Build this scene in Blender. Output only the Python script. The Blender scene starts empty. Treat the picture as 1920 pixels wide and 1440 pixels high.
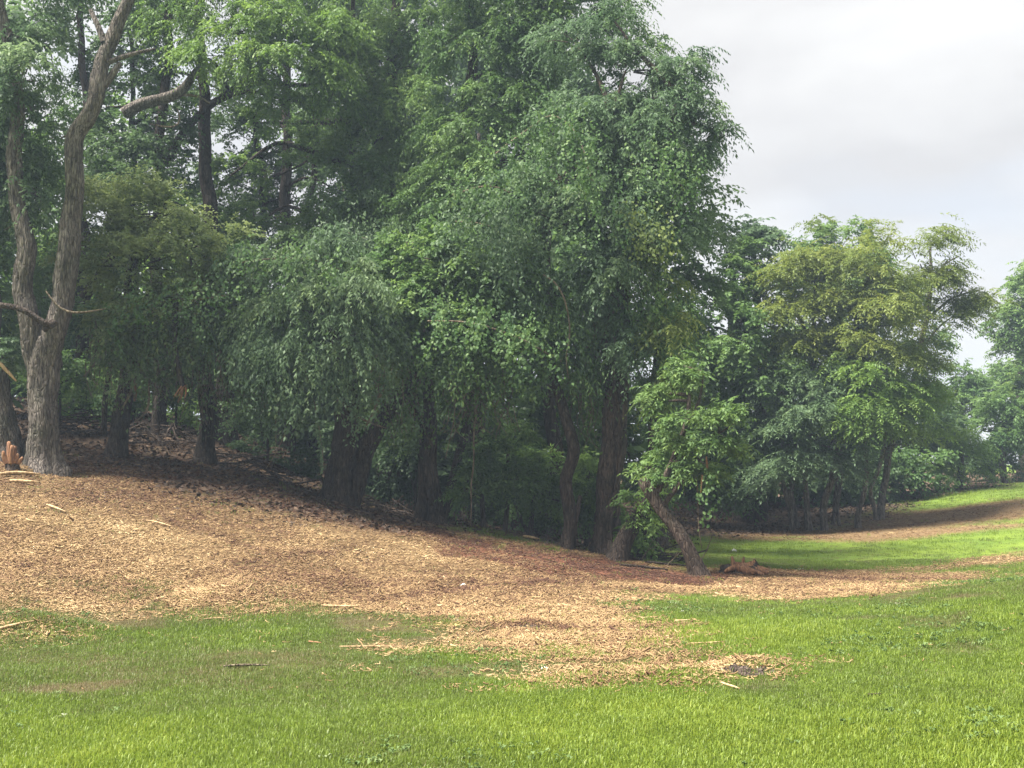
import bpy, math
import numpy as np
from mathutils import noise as mnoise, Vector

SC = bpy.context.scene
COL = SC.collection
R = math.radians
FPX = 2300.0                      # focal length in photograph pixels (1920 wide)
PITCH = math.atan(180 / FPX)
EYE = 1.6

# ------------------------------------------------------------------ camera
cam = bpy.data.cameras.new('camera')
cam.sensor_width = 36.0
cam.lens = 36.0 * FPX / 1920.0
cam.clip_end = 3000
cam_o = bpy.data.objects.new('camera', cam)
COL.objects.link(cam_o)
cam_o.location = (0, 0, EYE)
cam_o.rotation_euler = (math.pi / 2 + PITCH, 0, 0)
SC.camera = cam_o

# ------------------------------------------------------------------ sky and sun
SUN_EL, SUN_AZ = R(62), R(256)    # azimuth from +Y (view direction), clockwise seen from above
world = bpy.data.worlds.new('World')
SC.world = world
world.use_nodes = True
wn, wl = world.node_tree.nodes, world.node_tree.links
wn.clear()
sky = wn.new('ShaderNodeTexSky')
sky.sky_type = 'NISHITA'
sky.sun_disc = False
sky.sun_elevation = SUN_EL
sky.sun_rotation = SUN_AZ
sky.dust_density = 2.0
tc = wn.new('ShaderNodeTexCoord')
mp = wn.new('ShaderNodeMapping')
mp.inputs['Scale'].default_value = (1.0, 1.0, 2.6)
mp.inputs['Location'].default_value = (0.35, 0.1, 0.2)
wl.new(tc.outputs['Generated'], mp.inputs['Vector'])
nz = wn.new('ShaderNodeTexNoise')
nz.inputs['Scale'].default_value = 3.2
nz.inputs['Detail'].default_value = 5
nz.inputs['Roughness'].default_value = 0.5
wl.new(mp.outputs['Vector'], nz.inputs['Vector'])
cr = wn.new('ShaderNodeValToRGB')
cr.color_ramp.elements[0].position = 0.36
cr.color_ramp.elements[0].color = (2.22, 2.19, 2.20, 1)
cr.color_ramp.elements[1].position = 0.62
cr.color_ramp.elements[1].color = (2.92, 2.89, 2.86, 1)
wl.new(nz.outputs['Fac'], cr.inputs['Fac'])
nz2 = wn.new('ShaderNodeTexNoise')
nz2.inputs['Scale'].default_value = 2.1
nz2.inputs['Detail'].default_value = 4
mp2 = wn.new('ShaderNodeMapping')
mp2.inputs['Scale'].default_value = (1, 1, 3.5)
mp2.inputs['Location'].default_value = (4.1, 2.3, 1.9)
wl.new(tc.outputs['Generated'], mp2.inputs['Vector'])
wl.new(mp2.outputs['Vector'], nz2.inputs['Vector'])
cr2 = wn.new('ShaderNodeValToRGB')          # how much of the blue shows between the clouds
cr2.color_ramp.elements[0].position = 0.30
cr2.color_ramp.elements[0].color = (0.12, 0.12, 0.12, 1)
cr2.color_ramp.elements[1].position = 0.42
cr2.color_ramp.elements[1].color = (0.0, 0.0, 0.0, 1)
wl.new(nz2.outputs['Fac'], cr2.inputs['Fac'])
mixw = wn.new('ShaderNodeMix')
mixw.data_type = 'RGBA'
wl.new(cr2.outputs['Color'], mixw.inputs['Factor'])
wl.new(cr.outputs['Color'], mixw.inputs['A'])
wl.new(sky.outputs['Color'], mixw.inputs['B'])
bg = wn.new('ShaderNodeBackground')
bg.inputs['Strength'].default_value = 0.1
wl.new(mixw.outputs['Result'], bg.inputs['Color'])
wo = wn.new('ShaderNodeOutputWorld')
wl.new(bg.outputs['Background'], wo.inputs['Surface'])

sun = bpy.data.lights.new('sun', 'SUN')
sun.energy = 5.0
sun.angle = R(20)
sun.color = (1.0, 0.95, 0.86)
sun_o = bpy.data.objects.new('sun', sun)
COL.objects.link(sun_o)
_sd = Vector((math.sin(SUN_AZ) * math.cos(SUN_EL), math.cos(SUN_AZ) * math.cos(SUN_EL), math.sin(SUN_EL)))
sun_o.rotation_euler = _sd.to_track_quat('Z', 'Y').to_euler()
sun_o.location = _sd * 60

vs = SC.view_settings
vs.view_transform = 'Standard'
vs.look = 'None'
vs.exposure = 1.8
vs.gamma = 1.0
vs.use_curve_mapping = False
SC.render.engine = 'CYCLES'
cy = SC.cycles
cy.max_bounces = 8
cy.diffuse_bounces = 5
cy.glossy_bounces = 2
cy.transmission_bounces = 4
cy.transparent_max_bounces = 6
cy.volume_bounces = 0
cy.caustics_reflective = False
cy.caustics_refractive = False
cy.use_denoising = True


# ------------------------------------------------------------------ placing helpers
def ray(px, py):
    u, v = (px - 960) / FPX, (720 - py) / FPX
    y = math.cos(PITCH) - v * math.sin(PITCH)
    z = math.sin(PITCH) + v * math.cos(PITCH)
    return u / y, z / y


def W(px, py, d):
    a, b = ray(px, py)
    return np.array((a * d, d, EYE + b * d))


# ------------------------------------------------------------------ terrain
_tp = [  # (photo x, photo y, metres away) of points on the ground
    (960, 1440, 6.7), (0, 1440, 6.7), (1920, 1440, 6.3), (960, 1250, 10.4), (400, 1250, 10.4), (0, 1190, 12.4), (1920, 1250, 9.2),
    (1500, 1250, 9.9), (1920, 1092, 14.0), (1650, 1130, 14.5), (1250, 1150, 14.2), (800, 1160, 13.9),
    (0, 870, 20.0), (0, 1000, 16.2), (80, 885, 20.0), (150, 1100, 14.3), (222, 855, 22.5), (385, 855, 23.5), (430, 815, 27.0), (300, 1000, 17.5),
    (635, 945, 22.3), (600, 1050, 17.0), (500, 920, 21.0), (700, 925, 26.5), (815, 985, 22.5), (900, 1070, 17.6), (950, 1004, 22.2), (1062, 1032, 21.5), (1143, 1043, 21.3),
    (1312, 1078, 19.9), (1390, 1072, 20.3), (1600, 1098, 19.0), (1880, 1078, 22.0), (1560, 1068, 22.5),
    (1900, 1036, 25.5), (1450, 1048, 25.0), (1250, 1030, 26.0), (1900, 1000, 29.0), (1650, 1000, 31.0), (1300, 1000, 32),
    (1500, 1002, 33.0), (1620, 975, 35.0), (1750, 965, 34.0), (1900, 932, 36.0), (1800, 917, 43.0), (1920, 888, 55.0), (1400, 940, 42.0), (1250, 940, 40.0),
    (1740, 910, 50.0), (1500, 930, 48), (100, 760, 30.0), (300, 775, 33.0), (600, 855, 34.0), (900, 960, 33.0), (1080, 970, 34.0), (-200, 850, 21.0), (-300, 1000, 16.0),
]
_c = [W(*p) for p in _tp]
_c += [np.array(p, float) for p in [(0, 0, 0), (-6, 2, 0), (6, 2, .15), (-12, 6, .1), (12, 6, .5), (0, -15, 0), (-20, -15, 0), (20, -15, .5), (14, 14, .9), (22, 24, 1.0), (30, 36, 1.8),
       (-14, 12, .5), (-25, 25, 3.2), (-30, 45, 4.5), (0, 55, 2.2), (-15, 60, 4), (30, 60, 2.0), (60, 80, 3), (0, 100, 3), (-60, 80, 5), (-80, 10, 3), (80, 10, 2),
       (0, -100, 0), (0, 250, 4), (-250, 100, 5), (250, 100, 4), (0, -250, 0)]]
_c = np.array(_c)


def _tps(r2):
    return 0.5 * r2 * np.log(r2 + 1e-9)


_n = len(_c)
_K = _tps(((_c[:, None, :2] - _c[None, :, :2]) ** 2).sum(-1)) + np.eye(_n) * 1.0
_P = np.c_[np.ones(_n), _c[:, :2]]
_A = np.block([[_K, _P], [_P.T, np.zeros((3, 3))]])
_wt = np.linalg.solve(_A, np.r_[_c[:, 2], 0, 0, 0])


def vnoise(x, y, s=1.0, k=0.0):
    """cheap smooth 2-d noise, about -1..1"""
    x = np.asarray(x, float) * s
    y = np.asarray(y, float) * s
    o = np.zeros(np.broadcast(x, y).shape)
    for i, (a, f, ph) in enumerate([(0.3, 1.0, .3), (1.9, 1.37, 2.1), (3.3, .81, 4.0), (4.4, 1.73, 5.2), (5.5, 2.3, 1.1), (2.5, 2.9, .7)]):
        o = o + np.sin((x * math.cos(a + k) + y * math.sin(a + k)) * f + ph + k * 7 + 1.3 * np.sin(y * f * .6 + ph * 2 + i) + 1.1 * np.sin(x * f * .5 - ph)) / (1 + .35 * i)
    return o / 2.6


HEAPS = []          # low heaps of chips and clods: x, y, radius, height


def gz(x, y):
    x = np.atleast_1d(np.asarray(x, float))
    y = np.atleast_1d(np.asarray(y, float))
    out = np.empty(x.shape)
    B = 4000
    for i in range(0, len(x), B):
        r2 = (x[i:i + B, None] - _c[None, :, 0]) ** 2 + (y[i:i + B, None] - _c[None, :, 1]) ** 2
        out[i:i + B] = _tps(r2) @ _wt[:_n] + _wt[_n] + _wt[_n + 1] * x[i:i + B] + _wt[_n + 2] * y[i:i + B]
    for hx, hy, hr, hh in HEAPS:
        out += hh * np.exp(-((x - hx) ** 2 + (y - hy) ** 2) / (hr * hr))
    near = np.exp(-((x / 30) ** 2 + ((y - 20) / 35) ** 2))
    out += near * (.035 * vnoise(x, y, 1.3) + .018 * vnoise(x, y, 4.1, .6))
    return out


def g1(x, y):
    return float(gz([x], [y])[0])


def on_ground(px, py):
    """where the photo pixel's ray meets the ground"""
    a, b = ray(px, py)
    d = np.linspace(5, 70, 1301)
    h = EYE + b * d - gz(a * d, d)
    k = np.argmax(h < 0) if (h < 0).any() else len(d) - 1
    return a * d[k], d[k]


def smooth(e0, e1, v):
    t = np.clip((v - e0) / (e1 - e0), 0, 1)
    return t * t * (3 - 2 * t)


def poly_dist(x, y, poly):
    """signed distance, positive inside"""
    x = np.asarray(x, float)
    y = np.asarray(y, float)
    P = np.array(poly)
    Q = np.roll(P, -1, 0)
    best = np.full(x.shape, 1e9)
    ins = np.zeros(x.shape, bool)
    for (ax, ay), (bx, by) in zip(P, Q):
        dx, dy = bx - ax, by - ay
        t = np.clip(((x - ax) * dx + (y - ay) * dy) / (dx * dx + dy * dy + 1e-12), 0, 1)
        best = np.minimum(best, np.hypot(x - ax - t * dx, y - ay - t * dy))
        c = ((ay > y) != (by > y)) & (x < (bx - ax) * (y - ay) / (by - ay + 1e-12) + ax)
        ins ^= c
    return np.where(ins, best, -best)


def gpoly(pts):
    return [on_ground(*p) for p in pts]


_hp = [(-10, 1186, .4, .10), (60, 1186, .38, .11), (130, 1190, .3, .06), (1385, 1258, .26, .06), (1425, 1262, .22, .05), (995, 1176, .3, .06), (1240, 1275, .4, .05), (1110, 1282, .35, .05), (860, 1172, .3, .04), (30, 885, .5, .10)]
_hr = np.random.default_rng(5)
for _ in range(26):
    _hp.append((_hr.uniform(0, 1150), 0, _hr.uniform(.3, .6), _hr.uniform(.03, .07)))
    _hp[-1] = (_hp[-1][0], _hr.uniform(.25, .95) * (1150 - (870 + .15 * _hp[-1][0])) + 870 + .15 * _hp[-1][0], _hp[-1][2], _hp[-1][3])
HEAPS += [(*on_ground(a, b), r_, h_) for a, b, r_, h_ in _hp]
MULCH = [gpoly([(-260, 1130), (40, 1140), (190, 1160), (420, 1150), (640, 1152), (820, 1172), (960, 1215), (1040, 1262), (1120, 1292), (1290, 1285), (1440, 1262), (1360, 1225), (1300, 1190), (1230, 1150), (1210, 1115), (1300, 1118), (1480, 1128), (1680, 1112), (1900, 1078), (1890, 1066), (1620, 1072), (1420, 1066), (1280, 1064), (1150, 1040), (1000, 1012), (800, 985), (640, 942), (420, 862), (220, 850), (60, 850), (-260, 850)]),
         gpoly([(1440, 1082), (1560, 1076), (1910, 1038), (1960, 1032), (1960, 1040), (1700, 1070), (1500, 1090)]),
         gpoly([(1330, 1012), (1500, 1014), (1640, 1020), (1780, 1003), (1960, 985), (1960, 930), (1780, 952), (1650, 962), (1500, 985), (1330, 995)]),
         gpoly([(-20, 1200), (60, 1200), (150, 1196), (170, 1188), (120, 1172), (40, 1165), (-20, 1172)]),
         gpoly([(660, 1222), (860, 1224), (860, 1214), (660, 1214)])]
WOODS = [on_ground(*p) for p in [(-300, 858), (70, 872), (160, 890), (260, 918), (420, 955), (560, 985), (680, 990), (800, 1000), (960, 1010), (1060, 1030), (1150, 1040), (1230, 1030), (1330, 1008), (1500, 1000), (1640, 972), (1730, 940)]] + [(24, 50), (24, 75), (-50, 75), (-60, 20)]  # real litter edge, drawn lower at left to paint in tree shade too
SOIL = gpoly([(820, 1000), (960, 1018), (1060, 1038), (1160, 1048), (1290, 1070), (1440, 1076), (1320, 1104), (1120, 1088), (960, 1066), (820, 1042)])


def masks(x, y):
    n1, n2 = vnoise(x, y, 1.6, .2), vnoise(x, y, 5.0, .9)
    m = np.full(np.shape(x), -9.0)
    for i, p in enumerate(MULCH):
        k = .38 if i == 0 else .08
        m = np.maximum(m, poly_dist(x, y, p) + k * n1 + k * .6 * n2 - (.04, -.28, .1, .05, .35)[i])
    mul = smooth(-.55, .60, m)
    # thin places where grass shows through the mulch
    thin = smooth(.30, .85, vnoise(x, y, .9, 2.2) + .4 * n2)
    mul = mul * (1 - .8 * thin * smooth(2.2, .4, m))
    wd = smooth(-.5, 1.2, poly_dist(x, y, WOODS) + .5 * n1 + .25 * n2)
    so = smooth(-.2, .35, poly_dist(x, y, SOIL) + .25 * n1 + .15 * n2)
    return mul, wd, so


TRACKS = [[on_ground(*p) for p in q] for q in ([(470, 1060), (560, 1047), (640, 1030), (700, 1010)], [(330, 980), (420, 1010), (520, 1050)], [(900, 1175), (980, 1172), (1060, 1178)], [(700, 1130), (850, 1110), (980, 1095), (1120, 1090)])]


def track_dist(x, y):
    best = np.full(np.shape(x), 9.0)
    for q in TRACKS:
        for (ax, ay), (bx, by) in zip(q[:-1], q[1:]):
            t = np.clip(((x - ax) * (bx - ax) + (y - ay) * (by - ay)) / ((bx - ax) ** 2 + (by - ay) ** 2), 0, 1)
            best = np.minimum(best, np.hypot(x - ax - t * (bx - ax), y - ay - t * (by - ay)))
    return best + .12 * vnoise(x, y, 4.0, 1.9)


def chip_edge(x, y):
    return poly_dist(x, y, MULCH[0])


# ------------------------------------------------------------------ materials
def mat(name):
    m = bpy.data.materials.new(name)
    m.use_nodes = True
    n = m.node_tree.nodes
    n.clear()
    out = n.new('ShaderNodeOutputMaterial')
    b = n.new('ShaderNodeBsdfPrincipled')
    m.node_tree.links.new(b.outputs['BSDF'], out.inputs['Surface'])
    return m, n, m.node_tree.links, b, out


def ramp(n, pts):
    r = n.new('ShaderNodeValToRGB')
    e = r.color_ramp.elements
    while len(e) < len(pts):
        e.new(.5)
    for q, (p, c) in zip(e, pts):
        q.position = p
        q.color = (*c, 1)
    return r


def leaf_mat(name, dark, mid, light, trans=.42, rough=.55, spec=.22):
    m, n, l, b, out = mat(name)
    at = n.new('ShaderNodeAttribute')
    at.attribute_name = 'tint'
    r = ramp(n, [(0, dark), (.5, mid), (1, light)])
    l.new(at.outputs['Fac'], r.inputs['Fac'])
    l.new(r.outputs['Color'], b.inputs['Base Color'])
    b.inputs['Roughness'].default_value = rough
    b.inputs['Specular IOR Level'].default_value = spec
    t = n.new('ShaderNodeBsdfTranslucent')
    hs = n.new('ShaderNodeHueSaturation')
    hs.inputs['Hue'].default_value = .485
    hs.inputs['Saturation'].default_value = 1.1
    hs.inputs['Value'].default_value = 1.25
    l.new(r.outputs['Color'], hs.inputs['Color'])
    l.new(hs.outputs['Color'], t.inputs['Color'])
    mx = n.new('ShaderNodeMixShader')
    mx.inputs['Fac'].default_value = trans
    l.new(b.outputs['BSDF'], mx.inputs[1])
    l.new(t.outputs['BSDF'], mx.inputs[2])
    l.new(mx.outputs['Shader'], out.inputs['Surface'])
    return m


def bark_mat(name, c0, c1, c2, scale=1.0):
    m, n, l, b, out = mat(name)
    tcn = n.new('ShaderNodeTexCoord')
    mpn = n.new('ShaderNodeMapping')
    mpn.inputs['Scale'].default_value = (14 * scale, 14 * scale, 3.0 * scale)
    l.new(tcn.outputs['Object'], mpn.inputs['Vector'])
    nn = n.new('ShaderNodeTexNoise')
    nn.inputs['Scale'].default_value = 1.6
    nn.inputs['Detail'].default_value = 7
    nn.inputs['Roughness'].default_value = .68
    nn.inputs['Distortion'].default_value = .6
    l.new(mpn.outputs['Vector'], nn.inputs['Vector'])
    n3 = n.new('ShaderNodeTexNoise')
    n3.inputs['Scale'].default_value = 2.2
    n3.inputs['Detail'].default_value = 3
    l.new(tcn.outputs['Object'], n3.inputs['Vector'])
    r = ramp(n, [(.34, c0), (.52, c1), (.68, c2)])
    l.new(nn.outputs['Fac'], r.inputs['Fac'])
    mx = n.new('ShaderNodeMix')
    mx.data_type = 'RGBA'
    mx.blend_type = 'MULTIPLY'
    mx.inputs['Factor'].default_value = .8
    l.new(r.outputs['Color'], mx.inputs['A'])
    r3 = ramp(n, [(.32, (.50, .54, .42)), (.5, (.9, .87, .82)), (.68, (1.15, 1.12, 1.08))])
    l.new(n3.outputs['Fac'], r3.inputs['Fac'])
    l.new(r3.outputs['Color'], mx.inputs['B'])
    l.new(mx.outputs['Result'], b.inputs['Base Color'])
    b.inputs['Roughness'].default_value = .92
    b.inputs['Specular IOR Level'].default_value = .2
    mv = n.new('ShaderNodeMapping')
    mv.inputs['Scale'].default_value = (24 * scale, 24 * scale, 5.0 * scale)
    l.new(tcn.outputs['Object'], mv.inputs['Vector'])
    dsx = n.new('ShaderNodeVectorMath')
    dsx.operation = 'MULTIPLY_ADD'
    dsx.inputs[1].default_value = (1.2, 1.2, 1.2)
    l.new(n3.outputs['Color'], dsx.inputs[0])
    l.new(mv.outputs['Vector'], dsx.inputs[2])
    vo = n.new('ShaderNodeTexVoronoi')
    vo.feature = 'DISTANCE_TO_EDGE'
    vo.inputs['Scale'].default_value = 1.0
    l.new(dsx.outputs['Vector'], vo.inputs['Vector'])
    rv = ramp(n, [(0, (.30, .28, .27)), (.16, (1, 1, 1))])      # furrows between the bark plates
    l.new(vo.outputs['Distance'], rv.inputs['Fac'])
    m2 = n.new('ShaderNodeMix')
    m2.data_type = 'RGBA'
    m2.blend_type = 'MULTIPLY'
    m2.inputs['Factor'].default_value = .5
    l.new(mx.outputs['Result'], m2.inputs['A'])
    l.new(rv.outputs['Color'], m2.inputs['B'])
    l.new(m2.outputs['Result'], b.inputs['Base Color'])
    ad = n.new('ShaderNodeMath')
    ad.operation = 'ADD'
    l.new(nn.outputs['Fac'], ad.inputs[0])
    l.new(rv.outputs['Color'], ad.inputs[1])
    bp = n.new('ShaderNodeBump')
    bp.inputs['Strength'].default_value = .9
    bp.inputs['Distance'].default_value = .03
    l.new(ad.outputs['Value'], bp.inputs['Height'])
    l.new(bp.outputs['Normal'], b.inputs['Normal'])
    return m


def wood_mat(name, a, b_, c):
    m, n, l, b, out = mat(name)
    tcn = n.new('ShaderNodeTexCoord')
    mpn = n.new('ShaderNodeMapping')
    mpn.inputs['Scale'].default_value = (30, 30, 6)
    l.new(tcn.outputs['Object'], mpn.inputs['Vector'])
    nn = n.new('ShaderNodeTexNoise')
    nn.inputs['Scale'].default_value = 1.2
    nn.inputs['Detail'].default_value = 6
    l.new(mpn.outputs['Vector'], nn.inputs['Vector'])
    r = ramp(n, [(.32, a), (.5, b_), (.7, c)])
    l.new(nn.outputs['Fac'], r.inputs['Fac'])
    l.new(r.outputs['Color'], b.inputs['Base Color'])
    b.inputs['Roughness'].default_value = .85
    bp = n.new('ShaderNodeBump')
    bp.inputs['Strength'].default_value = .7
    bp.inputs['Distance'].default_value = .02
    l.new(nn.outputs['Fac'], bp.inputs['Height'])
    l.new(bp.outputs['Normal'], b.inputs['Normal'])
    return m


def inst_mat(name, cols, rough=.7, trans=0.0, spec=.3):
    """material whose colour comes from the per-instance tint"""
    m, n, l, b, out = mat(name)
    at = n.new('ShaderNodeAttribute')
    at.attribute_type = 'INSTANCER'
    at.attribute_name = 'tint'
    r = ramp(n, cols)
    l.new(at.outputs['Fac'], r.inputs['Fac'])
    l.new(r.outputs['Color'], b.inputs['Base Color'])
    b.inputs['Roughness'].default_value = rough
    b.inputs['Specular IOR Level'].default_value = spec
    if trans:
        t = n.new('ShaderNodeBsdfTranslucent')
        l.new(r.outputs['Color'], t.inputs['Color'])
        mx = n.new('ShaderNodeMixShader')
        mx.inputs['Fac'].default_value = trans
        l.new(b.outputs['BSDF'], mx.inputs[1])
        l.new(t.outputs['BSDF'], mx.inputs[2])
        l.new(mx.outputs['Shader'], out.inputs['Surface'])
    return m


LEAF = {
    'deep': leaf_mat('deep_green_leaves', (0.042, 0.078, 0.036), (0.080, 0.135, 0.057), (0.147, 0.222, 0.085)),
    'blue': leaf_mat('blue_green_leaves', (0.054, 0.097, 0.052), (0.106, 0.171, 0.087), (0.200, 0.274, 0.131)),
    'mid': leaf_mat('mid_green_leaves', (0.049, 0.103, 0.036), (0.101, 0.177, 0.057), (0.194, 0.285, 0.089)),
    'olive': leaf_mat('olive_leaves', (0.056, 0.096, 0.041), (0.113, 0.173, 0.073), (0.223, 0.279, 0.114)),
    'fresh': leaf_mat('fresh_green_leaves', (0.068, 0.131, 0.036), (0.135, 0.228, 0.059), (0.247, 0.353, 0.097)),
    'yellow': leaf_mat('yellow_green_leaves', (.066, .104, .030), (.145, .195, .054), (.255, .295, .088)),
    'vine': leaf_mat('broad_vine_leaves', (.040, .090, .030), (.085, .160, .048), (.180, .265, .095)),
}
BARK = bark_mat('grey_brown_bark', (.050, .042, .040), (.160, .140, .128), (.310, .282, .258))
BARKD = bark_mat('dark_bark', (.022, .017, .015), (.065, .050, .042), (.130, .104, .085))
BARKR = bark_mat('reddish_brown_bark', (.035, .026, .023), (.105, .080, .066), (.190, .150, .122))
TWIG = bark_mat('pale_twig_bark', (.10, .08, .06), (.22, .18, .13), (.34, .28, .21))
TORN = wood_mat('torn_orange_wood', (.085, .040, .022), (.225, .105, .050), (.37, .21, .105))
PALEWOOD = wood_mat('pale_split_wood', (.24, .15, .075), (.42, .28, .145), (.58, .43, .25))

gm, n, l, b, out = mat('ground_cover')
tcn = n.new('ShaderNodeTexCoord')


def gnoise(scale, detail, rough=.55, dist=0.0, sc=(1, 1, 1)):
    q = n.new('ShaderNodeMapping')
    q.inputs['Scale'].default_value = sc
    l.new(tcn.outputs['Object'], q.inputs['Vector'])
    t = n.new('ShaderNodeTexNoise')
    t.inputs['Scale'].default_value = scale
    t.inputs['Detail'].default_value = detail
    t.inputs['Roughness'].default_value = rough
    t.inputs['Distortion'].default_value = dist
    l.new(q.outputs['Vector'], t.inputs['Vector'])
    return t


def gmix(fac, a, b_, mode='MIX'):
    q = n.new('ShaderNodeMix')
    q.data_type = 'RGBA'
    q.blend_type = mode
    if isinstance(fac, float):
        q.inputs['Factor'].default_value = fac
    else:
        l.new(fac, q.inputs['Factor'])
    l.new(a, q.inputs['A'])
    l.new(b_, q.inputs['B'])
    return q.outputs['Result']


def gattr(nm):
    q = n.new('ShaderNodeAttribute')
    q.attribute_name = nm
    return q.outputs['Fac']


nf, nb, nl = gnoise(38, 6, .7), gnoise(.55, 4), gnoise(9, 5, .6, .8, (1, 1.6, 1))
g_r = ramp(n, [(.30, (.058, .085, .018)), (.5, (.120, .182, .026)), (.72, (.200, .270, .045))])
l.new(nf.outputs['Fac'], g_r.inputs['Fac'])
g_b = ramp(n, [(.35, (.66, .72, .7)), (.65, (1.12, 1.05, .95))])
l.new(nb.outputs['Fac'], g_b.inputs['Fac'])
grass_c = gmix(1.0, g_r.outputs['Color'], g_b.outputs['Color'], 'MULTIPLY')
m_r = ramp(n, [(.30, (.066, .043, .023)), (.48, (.138, .090, .045)), (.66, (.205, .138, .070))])
l.new(nl.outputs['Fac'], m_r.inputs['Fac'])
s_r = ramp(n, [(.30, (.046, .019, .012)), (.5, (.105, .043, .025)), (.7, (.175, .082, .048))])
l.new(nl.outputs['Fac'], s_r.inputs['Fac'])
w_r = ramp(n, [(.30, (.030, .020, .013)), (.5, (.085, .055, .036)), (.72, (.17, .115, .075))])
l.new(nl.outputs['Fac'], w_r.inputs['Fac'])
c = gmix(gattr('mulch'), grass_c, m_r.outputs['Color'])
c = gmix(gattr('litter'), c, w_r.outputs['Color'])  # litter colour, doubling as painted tree shade on the left bank
c = gmix(gattr('soil'), c, s_r.outputs['Color'])
l.new(c, b.inputs['Base Color'])
b.inputs['Roughness'].default_value = .95
b.inputs['Specular IOR Level'].default_value = .15
bp = n.new('ShaderNodeBump')
bp.inputs['Strength'].default_value = .8
bp.inputs['Distance'].default_value = .05
l.new(nl.outputs['Fac'], bp.inputs['Height'])
l.new(bp.outputs['Normal'], b.inputs['Normal'])
GROUND_M = gm


# ------------------------------------------------------------------ object helpers
def tag(o, label=None, cat=None, group=None, kind=None):
    for k, v in (('label', label), ('category', cat), ('group', group), ('kind', kind)):
        if v:
            o[k] = v
    return o


def link(name, mesh, material, parent=None):
    o = bpy.data.objects.new(name, mesh)
    COL.objects.link(o)
    if material:
        mesh.materials.append(material)
    if parent:
        o.parent = parent
        o.matrix_parent_inverse.identity()
    return o


def root(name, loc, label, cat, group=None):
    o = bpy.data.objects.new(name, None)
    COL.objects.link(o)
    o.location = loc
    o.empty_display_size = .2
    return tag(o, label, cat, group)


def mesh_from(V, F, name='m', smooth_=False, attrs=None):
    """V (n,3), F (m,k) uniform face size"""
    me = bpy.data.meshes.new(name)
    V = np.ascontiguousarray(V, np.float32)
    F = np.ascontiguousarray(F, np.int32)
    nf_, k = F.shape
    me.vertices.add(len(V))
    me.vertices.foreach_set('co', V.ravel())
    me.loops.add(nf_ * k)
    me.loops.foreach_set('vertex_index', F.ravel())
    me.polygons.add(nf_)
    me.polygons.foreach_set('loop_start', np.arange(0, nf_ * k, k, dtype=np.int32))
    me.polygons.foreach_set('loop_total', np.full(nf_, k, np.int32))
    if smooth_:
        me.polygons.foreach_set('use_smooth', np.ones(nf_, bool))
    for nm, (dom, val) in (attrs or {}).items():
        a = me.attributes.new(nm, 'FLOAT', dom)
        a.data.foreach_set('value', np.ascontiguousarray(val, np.float32))
    me.update(calc_edges=True)
    return me


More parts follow.
